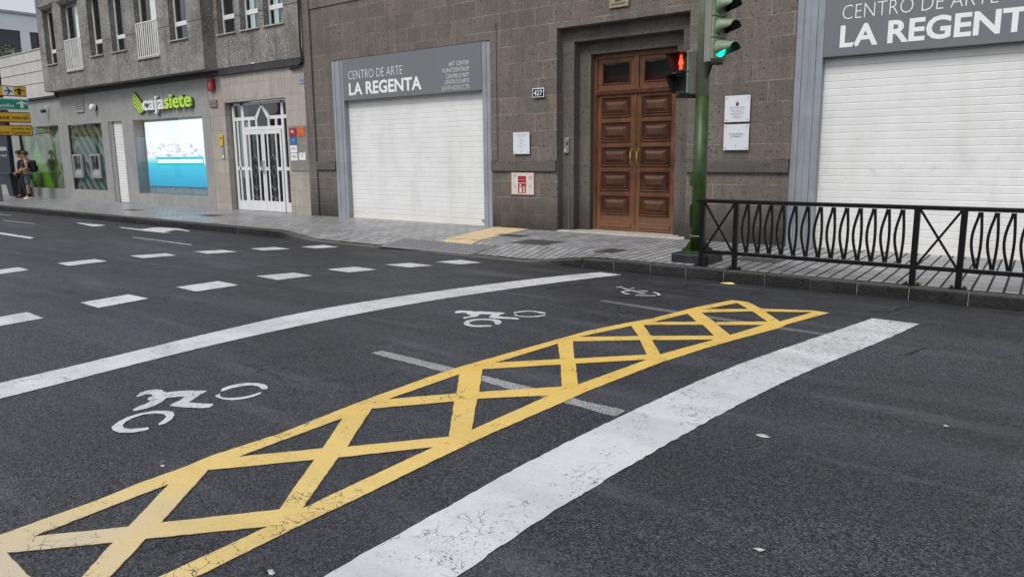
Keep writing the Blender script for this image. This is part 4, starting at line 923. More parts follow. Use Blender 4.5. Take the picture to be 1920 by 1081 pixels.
# narrow side shutter
mb = MB(); mb.box(SD[0], SD[0]+.22, YW+.02, YW+.06, .12, SD[3]); sf = mb.build('side_shutter_frame', M['alu'], bank)
sh = MB(); z = .16; xa, xb = SD[0]+.22, SD[1]; ys_ = YW+.09
while z < SD[3]:
    n = len(sh.v); prof = [(ys_+.01, z), (ys_-.01, z+.012), (ys_-.01, z+.075), (ys_+.01, z+.085)]
    sh.v += [(xa, a, b) for a, b in prof] + [(xb, a, b) for a, b in prof]; sh.f += [(n+i, n+4+i, n+5+i, n+1+i) for i in range(3)]; z += .087
sh.build('side_shutter', M['shutter'], bank)
B(SD[0], SD[1], YW+.15, YW+.17, .1, SD[3]).build('shutter_back', M['black'], bank)

# bank shop windows
def m_graphic(name, kind):
    k = NT(name); p = k.pos(); x = k.xyz(p)
    if kind == 'led':
        z = x[2]; n = k.noise(k.mapv(p, (2.2, 1, 7)), 1.3, 4, .65); n2 = k.noise(k.mapv(p, (1, 1, 2)), 1.2, 3)
        c = k.ramp(k.rng(z, .74, 2.76), [(0, (.02, .33, .56)), (.25, (.04, .48, .72)), (.36, (.05, .62, .78)), (.43, (.50, .78, .88)), (.46, (.86, .90, .94)), (.75, (.92, .95, 1.)), (1, (.90, .94, 1.))])
        city = k.math('MULTIPLY', k.math('MULTIPLY', k.rng(z, 1.62, 1.70), k.rng(z, 2.16, 1.95)), k.rng(n, .52, .6))
        c = k.mix(k.math('MULTIPLY', city, .85), c, (.34, .32, .50))
        beach = k.math('MULTIPLY', k.rng(k.math('ADD', z, k.math('MULTIPLY', x[0], -.42)), 10.42, 10.5, 1, 0), k.rng(x[0], -22.6, -22.3))
        c = k.mix(k.math('MULTIPLY', k.rng(k.math('SUBTRACT', k.math('MULTIPLY', k.math('ADD', x[0], 22.1), .34), k.math('SUBTRACT', 1.62, z)), .0, .05), k.rng(z, 1.7, 1.6)), c, (.86, .90, .93))
        k.b.inputs['Base Color'].default_value = (.02, .02, .02, 1)
        return k.out(None, .5, emis=c, est=1.0)
    u = k.math('ADD', x[0], k.math('MULTIPLY', x[2], 0.0))
    if kind == 'atm':
        d = k.math('ABSOLUTE', k.math('SUBTRACT', x[0], -29.62)); v = k.math('MULTIPLY_ADD', d, .95, x[2])
        f = k.math('FRACT', k.math('MULTIPLY', v, 2.1)); m1 = k.rng(f, .48, .52)
        c = k.mix(m1, (.06, .085, .078), (.33, .375, .34))
        c = k.mix(k.rng(k.noise(k.mapv(p, (1, 1, .2)), 3, 3), .5, .7, 0, .5), c, (.11, .135, .12))
        return k.out(c, .25, spec=.5)
    if kind == 'green':
        d = k.math('ABSOLUTE', k.math('SUBTRACT', x[0], -33.55)); v = k.math('MULTIPLY_ADD', d, 1.35, x[2])
        inside = k.rng(v, 2.32, 2.30); f = k.math('FRACT', k.math('MULTIPLY', v, 4.2)); m1 = k.rng(f, .3, .36)
        hole = k.math('MULTIPLY', k.rng(d, .30, .29), k.rng(x[2], 1.2, 1.18))
        g = k.mix(m1, (.10, .42, .02), (.36, .70, .07)); m = k.math('MULTIPLY', inside, k.math('SUBTRACT', 1.0, hole))
        tree_refl = k.ramp(k.rng(k.noise(k.mapv(p, (1.6, 1, .8)), 1.1, 4, .6), .3, .7), [(0, (.05, .08, .05)), (.5, (.20, .26, .12)), (1, (.55, .60, .32))])  # mottled tree reflection painted into the panel behind the graphic
        return k.out(k.mix(m, tree_refl, g), .35, spec=.4)
t = thing('screen_window', 'bank display window with a glowing screen of sea and beach, under the green logo', 'display window')
B(SCR[0]+.01, SCR[1]-.01, YW+.34, YW+.36, .51, 2.84).build('window_lining', plain('screen_glow_lining', (.30, .36, .42), .3), t)  # screen glow on the recess put into the lining's pale blue
scr = B(-25.28+.35, -20.91, YW+.30, YW+.335, .735, 2.775).build('video_screen', m_graphic('led_screen', 'led'), t)
mb = MB(); bx0, bx1, bz0, bz1 = -24.35, -21.50, 1.40, 1.66
for q_ in ((bx0, bx1, bz1-.075, bz1), (bx0, bx1, bz0, bz0+.075), (bx0, bx0+.05, bz0+.075, bz1-.075), (bx1-.05, bx1, bz0+.075, bz1-.075)): mb.box(q_[0], q_[1], YW+.292, YW+.30, q_[2], q_[3])
mb.build('screen_banner_border', emit('teal_glow', (.0, .52, .60), .9), scr)
B(bx0+.05, bx1-.05, YW+.294, YW+.30, bz0+.075, bz1-.075).build('screen_banner', emit('white_glow', (.9, .95, 1.), 1.0), scr)
B(SCR[0], SCR[1], YW+.03, YW+.036, SCR[2], SCR[3]).build('window_pane', M['shop_glass'], t)
mb = MB()
for i in range(9): mb.box(SCR[0]+.02+.51*i, SCR[0]+.47+.51*i, YW+.2, YW+.21, 2.70, 2.80)
t = thing('cash_machine_window', 'bank window with grey-green chevron graphics around two cash machines', 'shop window')
B(W2[0]+.01, W2[1]-.01, YW+.10, YW+.12, W2[2]+.01, W2[3]-.01).build('chevron_panel', m_graphic('chevron_graphic', 'atm'), t)
B(W2[0], W2[0]+.10, YW+.02, YW+.10, W2[2], W2[3]).build('window_edge', M['black'], t)
B(W2[0]+.1, W2[1], YW+.03, YW+.035, W2[2], W2[3]).build('window_pane', M['glass'], t)
for x0, lb in ((-29.90, 'left-hand silver cash machine in the chevron window'), (-28.47, 'right-hand silver cash machine, the one nearer the narrow shutter')):
    c = thing('cash_machine', lb, 'cash machine', group='cash machines in the bank wall')
    x1 = x0+.76; m_ = MB()
    for q_ in ((x0, x0+.09, .95, 1.79), (x1-.09, x1, .95, 1.79), (x0+.09, x1-.09, 1.72, 1.79), (x0+.09, x1-.09, .95, 1.08)): m_.box(q_[0], q_[1], YW-.03, YW+.06, q_[2], q_[3])
    m_.build('machine_surround', plain('silver_panel', (.36, .38, .40), .35, .4), c, .02)
    m_ = MB(); m_.quad((x0+.09, YW+.05, 1.30), (x1-.09, YW+.05, 1.30), (x1-.09, YW+.055, 1.72), (x0+.09, YW+.055, 1.72)); m_.build('machine_screen', M['bin'], c)
    m_ = MB(); m_.quad((x0+.09, YW-.02, 1.08), (x1-.09, YW-.02, 1.08), (x1-.09, YW+.05, 1.30), (x0+.09, YW+.05, 1.30)); m_.build('machine_keypad', M['alu'], c)
t = thing('green_graphic_window', 'leftmost bank window with a bright green pointed graphic and tree reflections', 'shop window')
B(W1[0]+.01, W1[1]-.01, YW+.18, YW+.20, W1[2]+.01, W1[3]-.01).build('green_graphic', m_graphic('green_graphic', 'green'), t)
B(W1[0], W1[1], YW+.03, YW+.035, W1[2], W1[3]).build('window_pane', m_glass('reflective_shop_glass', (.9, .95, .9), .45), t)
B(W1[0], W1[0]+.07, YW-.005, YW+.08, W1[2], W1[3]).build('window_frame', M['bin'], t)

# bank logo sign
t = thing('bank_sign', 'raised bank sign, white and lime letters with a striped lime leaf logo', 'sign')
m_ = text(MB(), 'caja', (-24.13, YW-.05, 3.11), FU, FV, .43, 1.33, .018, 0, 'L', .07); m_.build('white_letters', [M['caja_white']], t)
m_ = text(MB(), 'siete', (-22.77, YW-.05, 3.11), FU, FV, .43, 1.52, .018, 0, 'L', .07); m_.build('lime_letters', [M['lime']], t)
m_ = text(MB(), 'caja', (-24.115, YW-.0, 3.10), FU, FV, .43, 1.34, .024, 0, 'L', .055); m_.build('letter_backs', M['grey_side'], t)
m_ = text(MB(), 'siete', (-22.755, YW-.0, 3.10), FU, FV, .43, 1.53, .024, 0, 'L', .055); m_.build('letter_backs', M['lime_side'], t)
leaf = [(0, .70), (.15, .60), (.32, .48), (.5, .34), (.58, .20), (.55, .10), (.42, .03), (.25, .02), (.1, .10), (-.03, .20), (-.13, .30), (-.18, .40), (-.2, .50), (-.12, .60)]
lx, lz = -24.70, 3.0
MB().prism([(lx+a, lz+b) for a, b in leaf], lambda p: (p[0], YW-.05, p[1]), lambda p: (p[0], YW, p[1])).build('leaf_back', M['lime_side'], t)
m_ = MB()
def clip_leaf(poly):    # keep stripes inside the leaf outline
    out = poly
    n = len(leaf); L_ = [(lx+.1+(a-.1)*.93, lz+.36+(b-.36)*.93) for a, b in leaf]
    cx, cz = sum(a for a, b in L_)/n, sum(b for a, b in L_)/n
    for i in range(n):
        a, b = Vector(L_[i]), Vector(L_[(i+1) % n]); nr = Vector((-(b-a).y, (b-a).x)); 
        if nr.dot(Vector((cx, cz))-a) < 0: nr = -nr
        new = []
        for j in range(len(out)):
            p, q = Vector(out[j]), Vector(out[(j+1) % len(out)]); dp, dq = nr.dot(p-a), nr.dot(q-a)
            if dp >= 0: new.append(tuple(p))
            if dp*dq < 0: new.append(tuple(p.lerp(q, dp/(dp-dq))))
        out = new
        if len(out) < 3: return None
    return out
for i in range(0, 10):
    zc = lz+.68-.125*i; ww_ = .068
    for sg, sl2 in ((-1, 1.0), (1, .85)):
        q = clip_leaf([(lx, zc), (lx, zc-ww_), (lx+sg*.6, zc-ww_-.6*sl2), (lx+sg*.6, zc-.6*sl2)])
        if q: m_.prism(q, lambda p: (p[0], YW-.058, p[1]), lambda p: (p[0], YW-.0495, p[1]))
m_.build('leaf_stripes', M['lime'], t)

# small fittings on the bank wall
t = thing('ventilation_grille', 'white louvred ventilation grille high on the bank wall', 'vent')
fr = MB(); fr.box(-29.13, -29.09, YW-.05, YW, 3.25, 3.66); fr.box(-28.54, -28.50, YW-.05, YW, 3.25, 3.66); fr.box(-29.09, -28.54, YW-.05, YW, 3.61, 3.66); fr.box(-29.09, -28.54, YW-.05, YW, 3.25, 3.29); fr.build('grille_frame', M['sill'], t)
B(-29.09, -28.54, YW-.01, YW-.005, 3.29, 3.61).build('grille_backing', M['black'], t)
sl3 = MB()
for i in range(4): sl3.prism([(YW-.05, 3.30+.08*i), (YW-.01, 3.345+.08*i), (YW-.01, 3.36+.08*i), (YW-.05, 3.315+.08*i)], lambda p: (-29.09, p[0], p[1]), lambda p: (-28.54, p[0], p[1]))
sl3.build('grille_slat', M['sill'], t)
t = thing('security_camera', 'small dark security camera on the bank wall above the first window', 'camera')
MB().rings([(-31.55, YW, 3.55), (-31.55, YW-.12, 3.53)], .03, 8).build('camera_bracket', M['white'], t); MB().rings([(-31.6, YW-.08, 3.42), (-31.62, YW-.24, 3.38)], [.07, .055], 10).build('camera_body', M['bin'], t)
t = thing('wall_siren', 'round white wall lamp beside the ventilation grille', 'wall lamp')
MB().rings([(-27.56, YW, 3.36), (-27.56, YW-.06, 3.36)], .09, 14).build('lamp_base', M['bin'], t); MB().rings([(-27.58, YW-.06, 3.36), (-27.58, YW-.16, 3.36), (-27.58, YW-.2, 3.36)], [.11, .11, .08], 16).build('lamp_head', M['white'], t)
t = thing('alarm_box', 'red alarm siren box under the dark fascia beside the bank corner', 'alarm')
B(-20.30, -20.04, YW-.12, YW-.01, 3.48, 3.82).build('alarm_case', M['red'], t, .03); text(MB(), '!', (-20.17, YW-.1225, 3.57), FU, FV, .13, .03, .01, 0, 'C').build('alarm_mark', M['white'], t)
t = thing('street_name_plate', 'small stone name plate under the red alarm box', 'name plate')
B(-20.38, -20.02, YW-.04, YW-.005, 3.03, 3.24).build('plate_slab', plain('brownish_stone', (.22, .17, .14), .7), t, .01); text(MB(), 'León y Castillo', (-20.2, YW-.0415, 3.11), FU, FV, .06, .3, 0, 0, 'C').build('plate_lettering', M['ink'], t)
t = thing('entry_phone', 'yellow entry panel with a narrow metal slot below, left of the lattice door', 'entry phone')
B(-20.0, -19.84, YW-.05, YW-.003, 1.95, 2.26).build('yellow_panel', M['yellow_p'], t, .012); B(-19.95, -19.89, YW-.053, YW-.049, 2.13, 2.19).build('panel_symbol', M['navy'], t)
B(-19.95, -19.83, YW-.03, YW-.003, 1.58, 1.92).build('metal_slot', M['alu'], t, .01); B(-19.93, -19.86, YW-.034, YW-.029, 1.62, 1.70).build('slot_button', M['white'], t)
t = thing('house_number_plate', 'small blue tiled number plate 425 at the top corner beside the basalt wall', 'number plate')
B(-16.2, -15.99, YW-.02, YW-.003, 3.43, 3.57).build('plate_tile', plain('pale_blue_tile', (.28, .33, .46), .3), t); text(MB(), '425', (-16.095, YW-.0215, 3.46), FU, FV, .075, .15, .01, 0, 'C').build('plate_number', M['navy'], t)
B(-16.74, -15.995, YW-.008, YW-.0025, 1.26, 2.39)
t = thing('notice_board', 'clear notice board right of the lattice door, holding small square plates', 'notice board')
B(-16.76, -16.0, YW-.022, YW-.012, 1.27, 2.40).build('board_sheet', plain('dull_perspex', (.24, .23, .215), .25), t)
for xx in (-16.73, -16.04):
    for zz in (1.31, 2.37): MB().rings([(xx, YW-.03, zz), (xx, YW, zz)], .013, 8).build('board_stud', M['alu'], t)
for (x0, x1, z0, z1, mt, s1, s2, tm_), lb in (((-16.72, -16.43, 2.14, 2.35, 'red', 'R', '', 'white'), 'red square plate, top left on the notice board'), ((-16.37, -16.08, 2.14, 2.36, 'orange', 'U3', '', 'yellow_p'), 'orange square plate, top right on the notice board'), ((-16.72, -16.44, 1.93, 2.125, 'blue', '~', '', 'white'), 'blue square plate on the notice board'),
      ((-16.72, -16.44, 1.73, 1.915, 'white', 'clínica', '', 'ink'), 'white square plate directly under the blue one'), ((-16.72, -16.44, 1.53, 1.715, 'white', 'ABOGADOS', '2º A', 'ink'), 'lowest white square plate at the left of the notice board'), ((-16.37, -16.10, 1.54, 1.725, 'white', 'NC', '', 'blue'), 'white square plate with blue initials, lower right on the board')):
    p_ = thing('name_plate', lb, 'plate', group='square name plates by the lattice door')
    B(x0, x1, YW-.036, YW-.024, z0, z1).build('plate_face', M[mt], p_, .003); m_ = MB(); xc_ = (x0+x1)/2
    text(m_, s1, (xc_, YW-.0385, z0+.085), FU, FV, .05 if len(s1) > 2 else .08, (x1-x0)*(.75 if len(s1) > 2 else .45), .0, 0, 'C')
    if s2: text(m_, s2, (xc_, YW-.0385, z0+.04), FU, FV, .025, .08, 0, 0, 'C')
    m_.build('plate_lettering', M[tm_], p_)
t = thing('drain_cable', 'black cable running down the seam between the two buildings', 'cable')
m_ = MB(); m_.rings([(-15.93, YQ-.03, 9.0), (-15.93, YQ-.03, 6.0), (-15.94, YQ-.04, 4.2), (-15.92, YQ-.02, 3.95), (-16.1, YQ-.02, 3.84), (-16.5, YW-.05, 3.80)], .03, 8); m_.rings([(-16.0, YQ+.02, 3.92), (-16.5, YQ+.02, 3.86)], .02, 6); m_.build('cable_run', M['black'], t)
tag(B(-18.1, -17.98, YQ-.03, YQ+.06, 4.046, 4.075).build('ledge_stone', M['white'], bevel=.01), 'small white lump lying on the ledge above the lattice door', 'rubble')

# ---------------------------------------------------------------- traffic light
PX, PY = -4.365, 9.66
tl = thing('traffic_light', 'green traffic light pole with a green-lit vehicle signal and a red pedestrian signal', 'traffic light')
MB().rings([(PX, PY, .30), (PX, PY, 2.36)], [.098, .088], 28).build('pole', M['green_pole'], tl, smooth=True)
MB().rings([(PX, PY, 2.36), (PX, PY, 5.2)], [.0885, .072], 28).build('upper_pole', M['green_pale'], tl, smooth=True)
m_ = MB(); m_.box(PX-.27, PX+.27, PY-.25, PY+.25, .13, .28); m_.build('base_block', plain('dark_painted_concrete', (.02, .022, .028), .5, 0, .3, 9, .4, .4), tl, .02)
m_ = MB(); m_.box(PX-.17, PX+.17, PY-.17, PY+.17, .282, .305)
for a in range(4):
    an = math.pi/4+a*math.pi/2; c_, s_2 = math.cos(an), math.sin(an)
    n = len(m_.v); tx, ty = -s_2*.006, c_*.006
    for sg in (-1, 1): m_.v += [(PX+c_*.09+tx*sg, PY+s_2*.09+ty*sg, .305), (PX+c_*.2+tx*sg, PY+s_2*.2+ty*sg, .305), (PX+c_*.09+tx*sg, PY+s_2*.09+ty*sg, .47)]
    m_.f += [(n, n+1, n+2), (n+3, n+5, n+4), (n, n+3, n+4, n+1), (n+1, n+4, n+5, n+2), (n, n+2, n+5, n+3)]
    m_.rings([(PX+c_*.2, PY+s_2*.2, .30), (PX+c_*.2, PY+s_2*.2, .34)], .015, 6)
m_.build('base_plate', M['green_pole'], tl)
MB().rings([(PX, PY, .50), (PX, PY, .515)], .101, 24).build('pole_band', M['green_pale'], tl)
m_ = MB(); m_.box(PX-.125, PX-.08, PY-.05, PY+.03, 1.18, 1.38); m_.build('junction_box', M['green_pole'], tl, .01)
m_ = MB(); m_.box(PX-.108, PX-.08, PY-.07, PY+.02, .62, .93); m_.build('access_hatch', M['green_pole'], tl, .008)
def frame(az_, o):      # local x = right side of head, y = facing direction, z = up
    f_ = Vector((math.cos(az_), math.sin(az_), 0)); r_ = Vector((f_.y, -f_.x, 0)) * -1
    o = Vector(o)
    return lambda x_, y_, z_: tuple(o + r_*x_ + f_*y_ + Vector((0, 0, z_)))
def obox(mb, T, x0, x1, y0, y1, z0, z1):
    n = len(mb.v); mb.v += [T(x, y, z) for z in (z0, z1) for y in (y0, y1) for x in (x0, x1)]
    mb.f += [tuple(n+i for i in f) for f in ((0, 2, 3, 1), (4, 5, 7, 6), (0, 1, 5, 4), (2, 6, 7, 3), (0, 4, 6, 2), (1, 3, 7, 5))]
T = frame(math.radians(-18.6), (-4.10, 9.52, 2.765))
hd = MB(); obox(hd, T, -.135, .135, -.13, -.02, 0, 1.06)
head = hd.build('vehicle_signal', M['grey_box'], tl, .01)
lens = [('green_lens', 0, emit('green_signal_glow', (.0, .90, .42), 2.4)), ('amber_lens', 1, plain('unlit_lens', (.10, .10, .11), .2)), ('red_lens', 2, plain('unlit_red_lens', (.12, .09, .09), .2))]
for nm, i, mt in lens:
    zc = .16+.262*i
    d_ = MB(); obox(d_, T, -.13, .13, -.02, .02, zc-.128, zc+.128); d_.build('signal_door', M['green_pale'], head, .012)
    l_ = MB(); n = 20; l_.v = [T(.1*math.cos(k_*6.2832/n), .022, zc+.1*math.sin(k_*6.2832/n)) for k_ in range(n)] + [T(0, .045, zc)]; l_.f = [(k_, (k_+1) % n, n) for k_ in range(n)]; l_.build(nm, mt, head)
    v_ = MB(); v_.v = []; a0, a1, ns = math.radians(-38), math.radians(218), 22
    for rr_ in (.108, .103):
        for k_ in range(ns+1):
            th = a0+(a1-a0)*k_/ns; L_ = .05+.20*max(0, min(1, (math.sin(th)+.5)/.75)); 
            v_.v += [T(rr_*math.cos(th), .02, zc+rr_*math.sin(th)), T(rr_*math.cos(th), .02+L_, zc-.045*L_/.25+rr_*math.sin(th))]
    m2 = 2*(ns+1)
    for k_ in range(ns): a_ = 2*k_; v_.f.append((a_, a_+2, a_+3, a_+1))
    nf = len(v_.f)
    for k_ in range(ns): a_ = m2+2*k_; v_.f.append((a_, a_+1, a_+3, a_+2))
    for k_ in range(ns): a_ = 2*k_; v_.f.append((a_+1, a_+3, m2+a_+3, m2+a_+1))
    vo = v_.build('signal_visor', [M['green_pale'], M['black']], head, smooth=True)
    for q_, p_ in enumerate(vo.data.polygons): p_.material_index = 1 if nf <= q_ < nf+ns else 0
br_ = MB(); br_.bar(T(-.02, -.1, -.02), (PX+.07, PY-.03, 2.62), .035); obox(br_, T, -.11, .09, -.09, .0, -.03, 0); br_.bar((PX+.08, PY-.05, 2.58), (PX+.08, PY-.05, 2.86), .03)
br_.build('signal_bracket', M['black'], tl)
T = frame(math.radians(-117), (-4.615, 9.62, 2.39))
hd = MB(); obox(hd, T, -.12, .12, -.17, 0, 0, .56); ph = hd.build('pedestrian_signal', M['grey_box'], tl, .01)
for i, nm in ((0, 'green_man_lens'), (1, 'red_man_lens')):
    z0 = .01+.275*i
    d_ = MB(); obox(d_, T, -.125, .125, 0, .05, z0, z0+.265); d_.build('signal_door', M['green_pale'], ph, .01)
    l_ = MB(); obox(l_, T, -.095, .095, .05, .055, z0+.035, z0+.23); l_.build(nm, M['black'] if i == 0 else plain('dark_red_lens', (.10, .005, .005), .3), ph)
    v_ = MB()
    for (ax, bx, az2, bz) in ((-.115, -.105, z0+.02, z0+.25),):
        n = len(v_.v); v_.v += [T(ax, .05, az2), T(bx, .05, az2), T(bx, .05, bz), T(ax, .05, bz), T(ax, .12, az2+.0), T(bx, .12, az2), T(bx, .24, bz), T(ax, .24, bz)]
        v_.f += [(n, n+4, n+7, n+3), (n+1, n+2, n+6, n+5), (n+4, n+5, n+6, n+7), (n, n+1, n+5, n+4)]
    obox(v_, T, -.115, .115, .05, .20, z0+.25, z0+.256); obox(v_, T, .105, .115, .05, .07, z0+.02, z0+.25)
    obox(v_, T, -.115, .115, .05, .10, z0+.014, z0+.02)
    v_.build('signal_visor', M['black'], ph)
man = MB()
z0 = .295
man.rings([T(0, .058, z0+.185), T(0, .058, z0+.215)], .016, 10)
for a_, b_, r_ in (((0, .175), (0, .10), .021), ((-.012, .11), (-.018, .035), .0115), ((.012, .11), (.018, .035), .0115), ((-.018, .168), (-.042, .10), .009), ((.018, .168), (.042, .10), .009)):
    man.rings([T(a_[0], .059, z0+a_[1]), T(b_[0], .059, z0+b_[1])], r_, 8)
man.build('red_man', emit('red_signal_glow', (1, .045, .015), 3.2), ph)
br_ = MB(); obox(br_, T, -.12, .12, -.17, .04, -.035, 0); br_.bar(T(-.05, -.14, -.02), (PX-.06, PY, 2.36), .04); br_.build('signal_bracket', M['black'], tl)
m_ = MB()
for z_ in (2.42, 2.46): m_.rings([(PX-.005, PY-.088, z_), (PX-.005, PY-.080, z_)], .008, 6)
m_.build('pole_bolt', M['black'], tl)

# ---------------------------------------------------------------- railing
RY = 9.28
rl = thing('guard_railing', 'black iron guard railing with curved balusters and crossed braces along the kerb', 'railing')
posts = [-4.13, -3.68, -1.625, -1.175, .88, 1.33]
B(-4.20, 1.40, RY-.032, RY+.032, .985, 1.032).build('top_rail', M['black_iron'], rl, .006)
B(-4.16, 1.36, RY-.022, RY+.022, .325, .372).build('bottom_rail', M['black_iron'], rl, .004)
for x_ in posts:
    p_ = B(x_-.03, x_+.03, RY-.03, RY+.03, .15, .99).build('post', M['black_iron'], rl, .004)
    f_ = B(x_-.085, x_+.085, RY-.05, RY+.05, .148, .162); 
    for dx in (-.06, .06): f_.rings([(x_+dx, RY, .16), (x_+dx, RY, .18)], .012, 6)
    f_.build('post_foot', M['black_iron'], p_)
for a, b in ((posts[0], posts[1]), (posts[2], posts[3]), (posts[4], posts[5])):
    m_ = MB(); m_.bar((a+.03, RY-.008, .985), (b-.03, RY-.008, .372), .024); m_.bar((b-.03, RY+.012, .985), (a+.03, RY+.012, .372), .024); m_.build('cross_brace', M['black_iron'], rl)
bal = None
for a, b in ((posts[1], posts[2]), (posts[3], posts[4])):
    n_ = 13; st_ = (b-a)/(n_+1)
    for i in range(1, n_+1):
        x_ = a+st_*i
        if bal is None:
            m_ = MB()
            for sg, am in ((-1, .054), (1, .016)):
                pt = [(sg*(.009+am*math.sin(math.pi*min(1, max(0, (k_/12-.02)/.96)))**1.15), 0, .978-.60*k_/12) for k_ in range(13)]
                m_.rings(pt, .019, 4)
            bal = m_.build('baluster', M['black_iron'], rl); bal.location = (x_, RY, 0)
        else:
            c = bal.copy(); COL.objects.link(c); c.parent = rl; c.location = (x_, RY, 0)

# ---------------------------------------------------------------- far left: direction signs, shop, people
SX, SY = -31.6, 10.05
t = thing('sign_post', 'grey post at the left edge of the photo carrying four direction signs', 'sign post')
MB().rings([(SX, SY, .15), (SX, SY, 4.5)], [.16, .14], 16).build('post', M['grey_metal'], t, smooth=True)
def dsign(z0, z1, y1, mt, rim, txts, label, arrow=None, plane=None):
    s_ = thing('direction_sign', label, 'direction sign', group='direction signs stacked on the post')
    X = SX+.2; y0 = SY-2.3
    B(X-.03, X, y0, y1, z0, z1).build('sign_plate', rim, s_, .015); B(X, X+.006, y0+.03, y1-.03, z0+.03, z1-.03).build('sign_face', mt, s_)
    m_ = MB(); ink = M['letter_white'] if mt == M['sign_green'] else M['sign_ink']
    for s2, yy, zz, cap, wd in txts: text(m_, s2, (X+.010, yy, zz), (0, 1, 0), FV, cap, wd, .015, 0, 'R')
    if arrow:
        yc, h_ = arrow; zc = (z0+z1)/2
        P = lambda p: (X+.010, p[0], p[1])
        m_.prism([(yc-.05, zc-h_*.5), (yc+.05, zc-h_*.5), (yc+.05, zc+h_*.15), (yc+.17, zc-h_*.05), (yc+.17, zc+h_*.12), (yc, zc+h_*.5), (yc-.17, zc+h_*.12), (yc-.17, zc-h_*.05), (yc-.05, zc+h_*.15)][::-1], P, lambda p: (X+.007, p[0], p[1]))
    m_.build('sign_lettering', ink, s_)
    if plane:
        yc, zc = plane; pl_ = B(X+.006, X+.010, yc-.18, yc+.18, zc-.15, zc+.15).build('airport_symbol', M['letter_white'], s_)
        m2 = MB(); m2.box(X+.0105, X+.012, yc-.13, yc+.13, zc-.02, zc+.02); m2.prism([(yc+.02, zc), (yc-.06, zc+.13), (yc-.02, zc+.13), (yc+.08, zc), (yc-.02, zc-.13), (yc-.06, zc-.13)], lambda p: (X+.0125, p[0], p[1]), lambda p: (X+.0105, p[0], p[1]))
        m2.build('airplane_mark', M['navy'], pl_)
YY = 11.36
dsign(3.87, 4.24, YY-.04, M['sign_yellow'], M['sign_ink'], [('aeropuerto', YY-.90, 3.98, .13, 1.35)], 'top yellow direction sign with an airplane symbol and an arrow', (YY-.27, .24), (YY-.62, 4.055))
dsign(3.40, 3.80, YY-.01, M['sign_green'], M['letter_white'], [('c/ León y Castillo', YY-.50, 3.49, .12, 1.75)], 'green direction sign with white lettering and an arrow', (YY-.24, .25))
dsign(2.95, 3.32, YY+.0, M['sign_yellow'], M['sign_ink'], [('base naval', YY-.09, 3.07, .14, 1.05)], 'yellow direction sign reading base naval, under the green one')
dsign(2.48, 2.86, YY+.02, M['sign_yellow'], M['sign_ink'], [('muelle de', YY-.07, 2.70, .085, .60), ('Santa Catalina', YY-.07, 2.55, .11, 1.08)], 'bottom yellow direction sign reading muelle de Santa Catalina')
# dark shop hoarding beyond the corner
t = thing('dark_shopfront', 'dark navy shopfront hoarding with white lettering beyond the bank corner', 'shopfront')
m_ = MB(); m_.box(-52, -37.35, 12.5, 16, .55, 3.3); m_.build('hoarding', plain('dark_navy_panel', (.018, .022, .034), .5), t)
B(-52, -37.3, 12.48, 16.1, .05, .55).build('plinth', M['bank_stone'], t); B(-52, -37.3, 12.3, 16.1, 3.3, 3.42).build('shop_roof', M['fascia'], t)
text(text(MB(), 'GRAN CANARIA ARENA', (-37.5, 12.49, 2.02), FU, FV, .17, 2.9, .01, 0, 'R'), 'S H O P P I N G', (-37.6, 12.49, 1.76), FU, FV, .10, 2.0, 0, 0, 'R').build('hoarding_lettering', M['letter_white'], t)
# wheeled bin
bx, by = -34.2, 11.6
t = thing('wheelie_bin', 'dark grey wheeled rubbish bin beside the two waiting men', 'bin')
m_ = MB(); n = 0
lo_, hi_ = .24, .33
m_.v = [(bx-lo_, by-lo_, .2), (bx+lo_, by-lo_, .2), (bx+lo_, by+lo_, .2), (bx-lo_, by+lo_, .2), (bx-hi_, by-hi_, 1.05), (bx+hi_, by-hi_, 1.05), (bx+hi_, by+hi_, 1.05), (bx-hi_, by+hi_, 1.05)]
m_.f = [(3, 2, 1, 0), (0, 1, 5, 4), (1, 2, 6, 5), (2, 3, 7, 6), (3, 0, 4, 7)]; m_.build('bin_body', M['bin'], t, .02)
m_ = MB(); m_.box(bx-.36, bx+.36, by-.36, by+.38, 1.05, 1.10); m_.box(bx-.3, bx+.3, by-.3, by+.3, 1.10, 1.13); m_.build('bin_lid', M['bin'], t, .02)
for dx in (-.22, .22): MB().rings([(bx+dx, by+.26, .25), (bx+dx+.05*(1 if dx > 0 else -1), by+.26, .25)], .1, 14).build('bin_wheel', M['black'], t)
